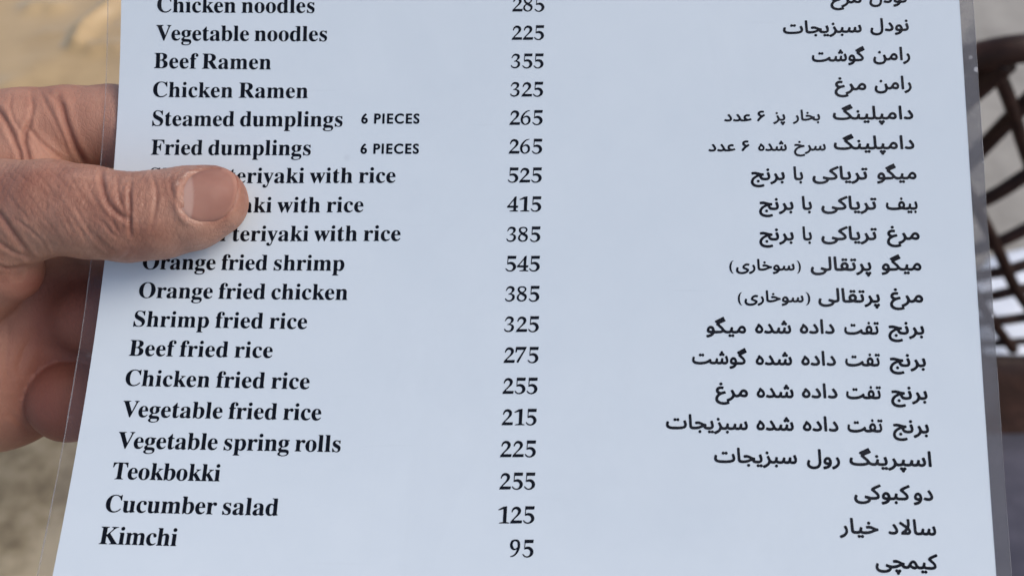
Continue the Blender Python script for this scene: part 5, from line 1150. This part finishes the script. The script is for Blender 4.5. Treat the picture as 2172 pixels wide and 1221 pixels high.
me2.polygons.foreach_set('use_smooth', [True] * len(me2.polygons))
me2.materials.clear()
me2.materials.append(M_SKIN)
me2.name = 'skin'
wrist = frame(*hp(-700, 690, 264))
PERSON = empty('person_hand', wrist, 'left hand holding the menu, thumb in front and fingers curled behind it', 'hand')
skin = bpy.data.objects.new('skin', me2)
COL.objects.link(skin)
skin.parent = PERSON
skin.matrix_parent_inverse = Matrix.Translation(-PERSON.location)

# thumb nail: a curved plate laid on the nail bed
tm = is_thumb & (PX > 370) & (PX < 525) & (PY > 345) & (PY < 490) & (front > 0.05)
A = np.stack([np.ones(tm.sum()), PX[tm] - 450, PY[tm] - 415, (PX[tm] - 450) ** 2, (PX[tm] - 450) * (PY[tm] - 415), (PY[tm] - 415) ** 2, ((PY[tm] - 415) ** 2) * (PX[tm] - 450), (PX[tm] - 450) ** 3, (PY[tm] - 415) ** 3, (PY[tm] - 415) ** 4], 1)
w_ = np.where(poly_inside(PX[tm], PY[tm], NAIL), 1.0, 0.05)
q, *_ = np.linalg.lstsq(A * w_[:, None], P[tm][:, 2] * w_, rcond=None)


def nail_z(px, py):
    X, Y = px - 450, py - 415
    return q[0] + q[1] * X + q[2] * Y + q[3] * X * X + q[4] * X * Y + q[5] * Y * Y + q[6] * Y * Y * X + q[7] * X ** 3 + q[8] * Y ** 3 + q[9] * Y ** 4


def smooth_loop(poly, m):
    out = []
    n = len(poly)
    for i in range(n):
        a, b, c, d = [np.array(poly[(i + k) % n], float) for k in (-1, 0, 1, 2)]
        for k in range(m):
            t = k / m
            out.append(0.5 * ((2 * b) + (-a + c) * t + (2 * a - 5 * b + 4 * c - d) * t * t + (-a + 3 * b - 3 * c + d) * t ** 3))
    return out


loop = smooth_loop(NAIL, 6)
ctr = np.mean(loop, 0)
RN = 14
NV, NF, lun, rim = [], [], [], []
for s in range(RN + 1):
    k = s / RN
    for p in loop:
        x, y = ctr + (p - ctr) * k
        e = (1 - k)
        lift = -0.22 + 0.34 * np.clip((x - 384) / 28, 0, 1) + 0.06 * np.clip((x - 430) / 70, 0, 1) - 0.35 * math.exp(-((1 - k) / 0.06) ** 1.2) * (1 if x < 480 else 0.5)
        z = nail_z(x, y) - lift
        NV.append(frame(*hp(x, y, z)))
        lun.append(float(np.clip((413 - x - 0.0028 * (y - 417) ** 2) / 5, 0, 1)) * 0.85)
        rim.append(float(np.clip((k - 0.86) / 0.1, 0, 1)) * 0.6 if x > 470 else 0.0)
NL = len(loop)
for s in range(RN):
    for i in range(NL):
        j = (i + 1) % NL
        NF.append((s * NL + i, s * NL + j, (s + 1) * NL + j, (s + 1) * NL + i))
b0 = len(NV)
for p in loop:                                  # underside, to give the plate its thickness
    z = nail_z(*p) + 0.5
    NV.append(frame(*hp(p[0], p[1], z)))
    lun.append(0); rim.append(0)
for i in range(NL):
    j = (i + 1) % NL
    NF.append((RN * NL + i, RN * NL + j, b0 + j, b0 + i))
nail = mesh_obj('thumb_nail', NV, NF, M_NAIL, skin)
nail.matrix_parent_inverse = Matrix.Identity(4)
for nm, arr in (('lunula', lun), ('rim', rim)):
    a = nail.data.attributes.new(nm, 'FLOAT', 'POINT')
    a.data.foreach_set('value', arr)
bm = bmesh.new(); bm.from_mesh(nail.data)
bmesh.ops.recalc_face_normals(bm, faces=bm.faces)
bm.to_mesh(nail.data); bm.free()
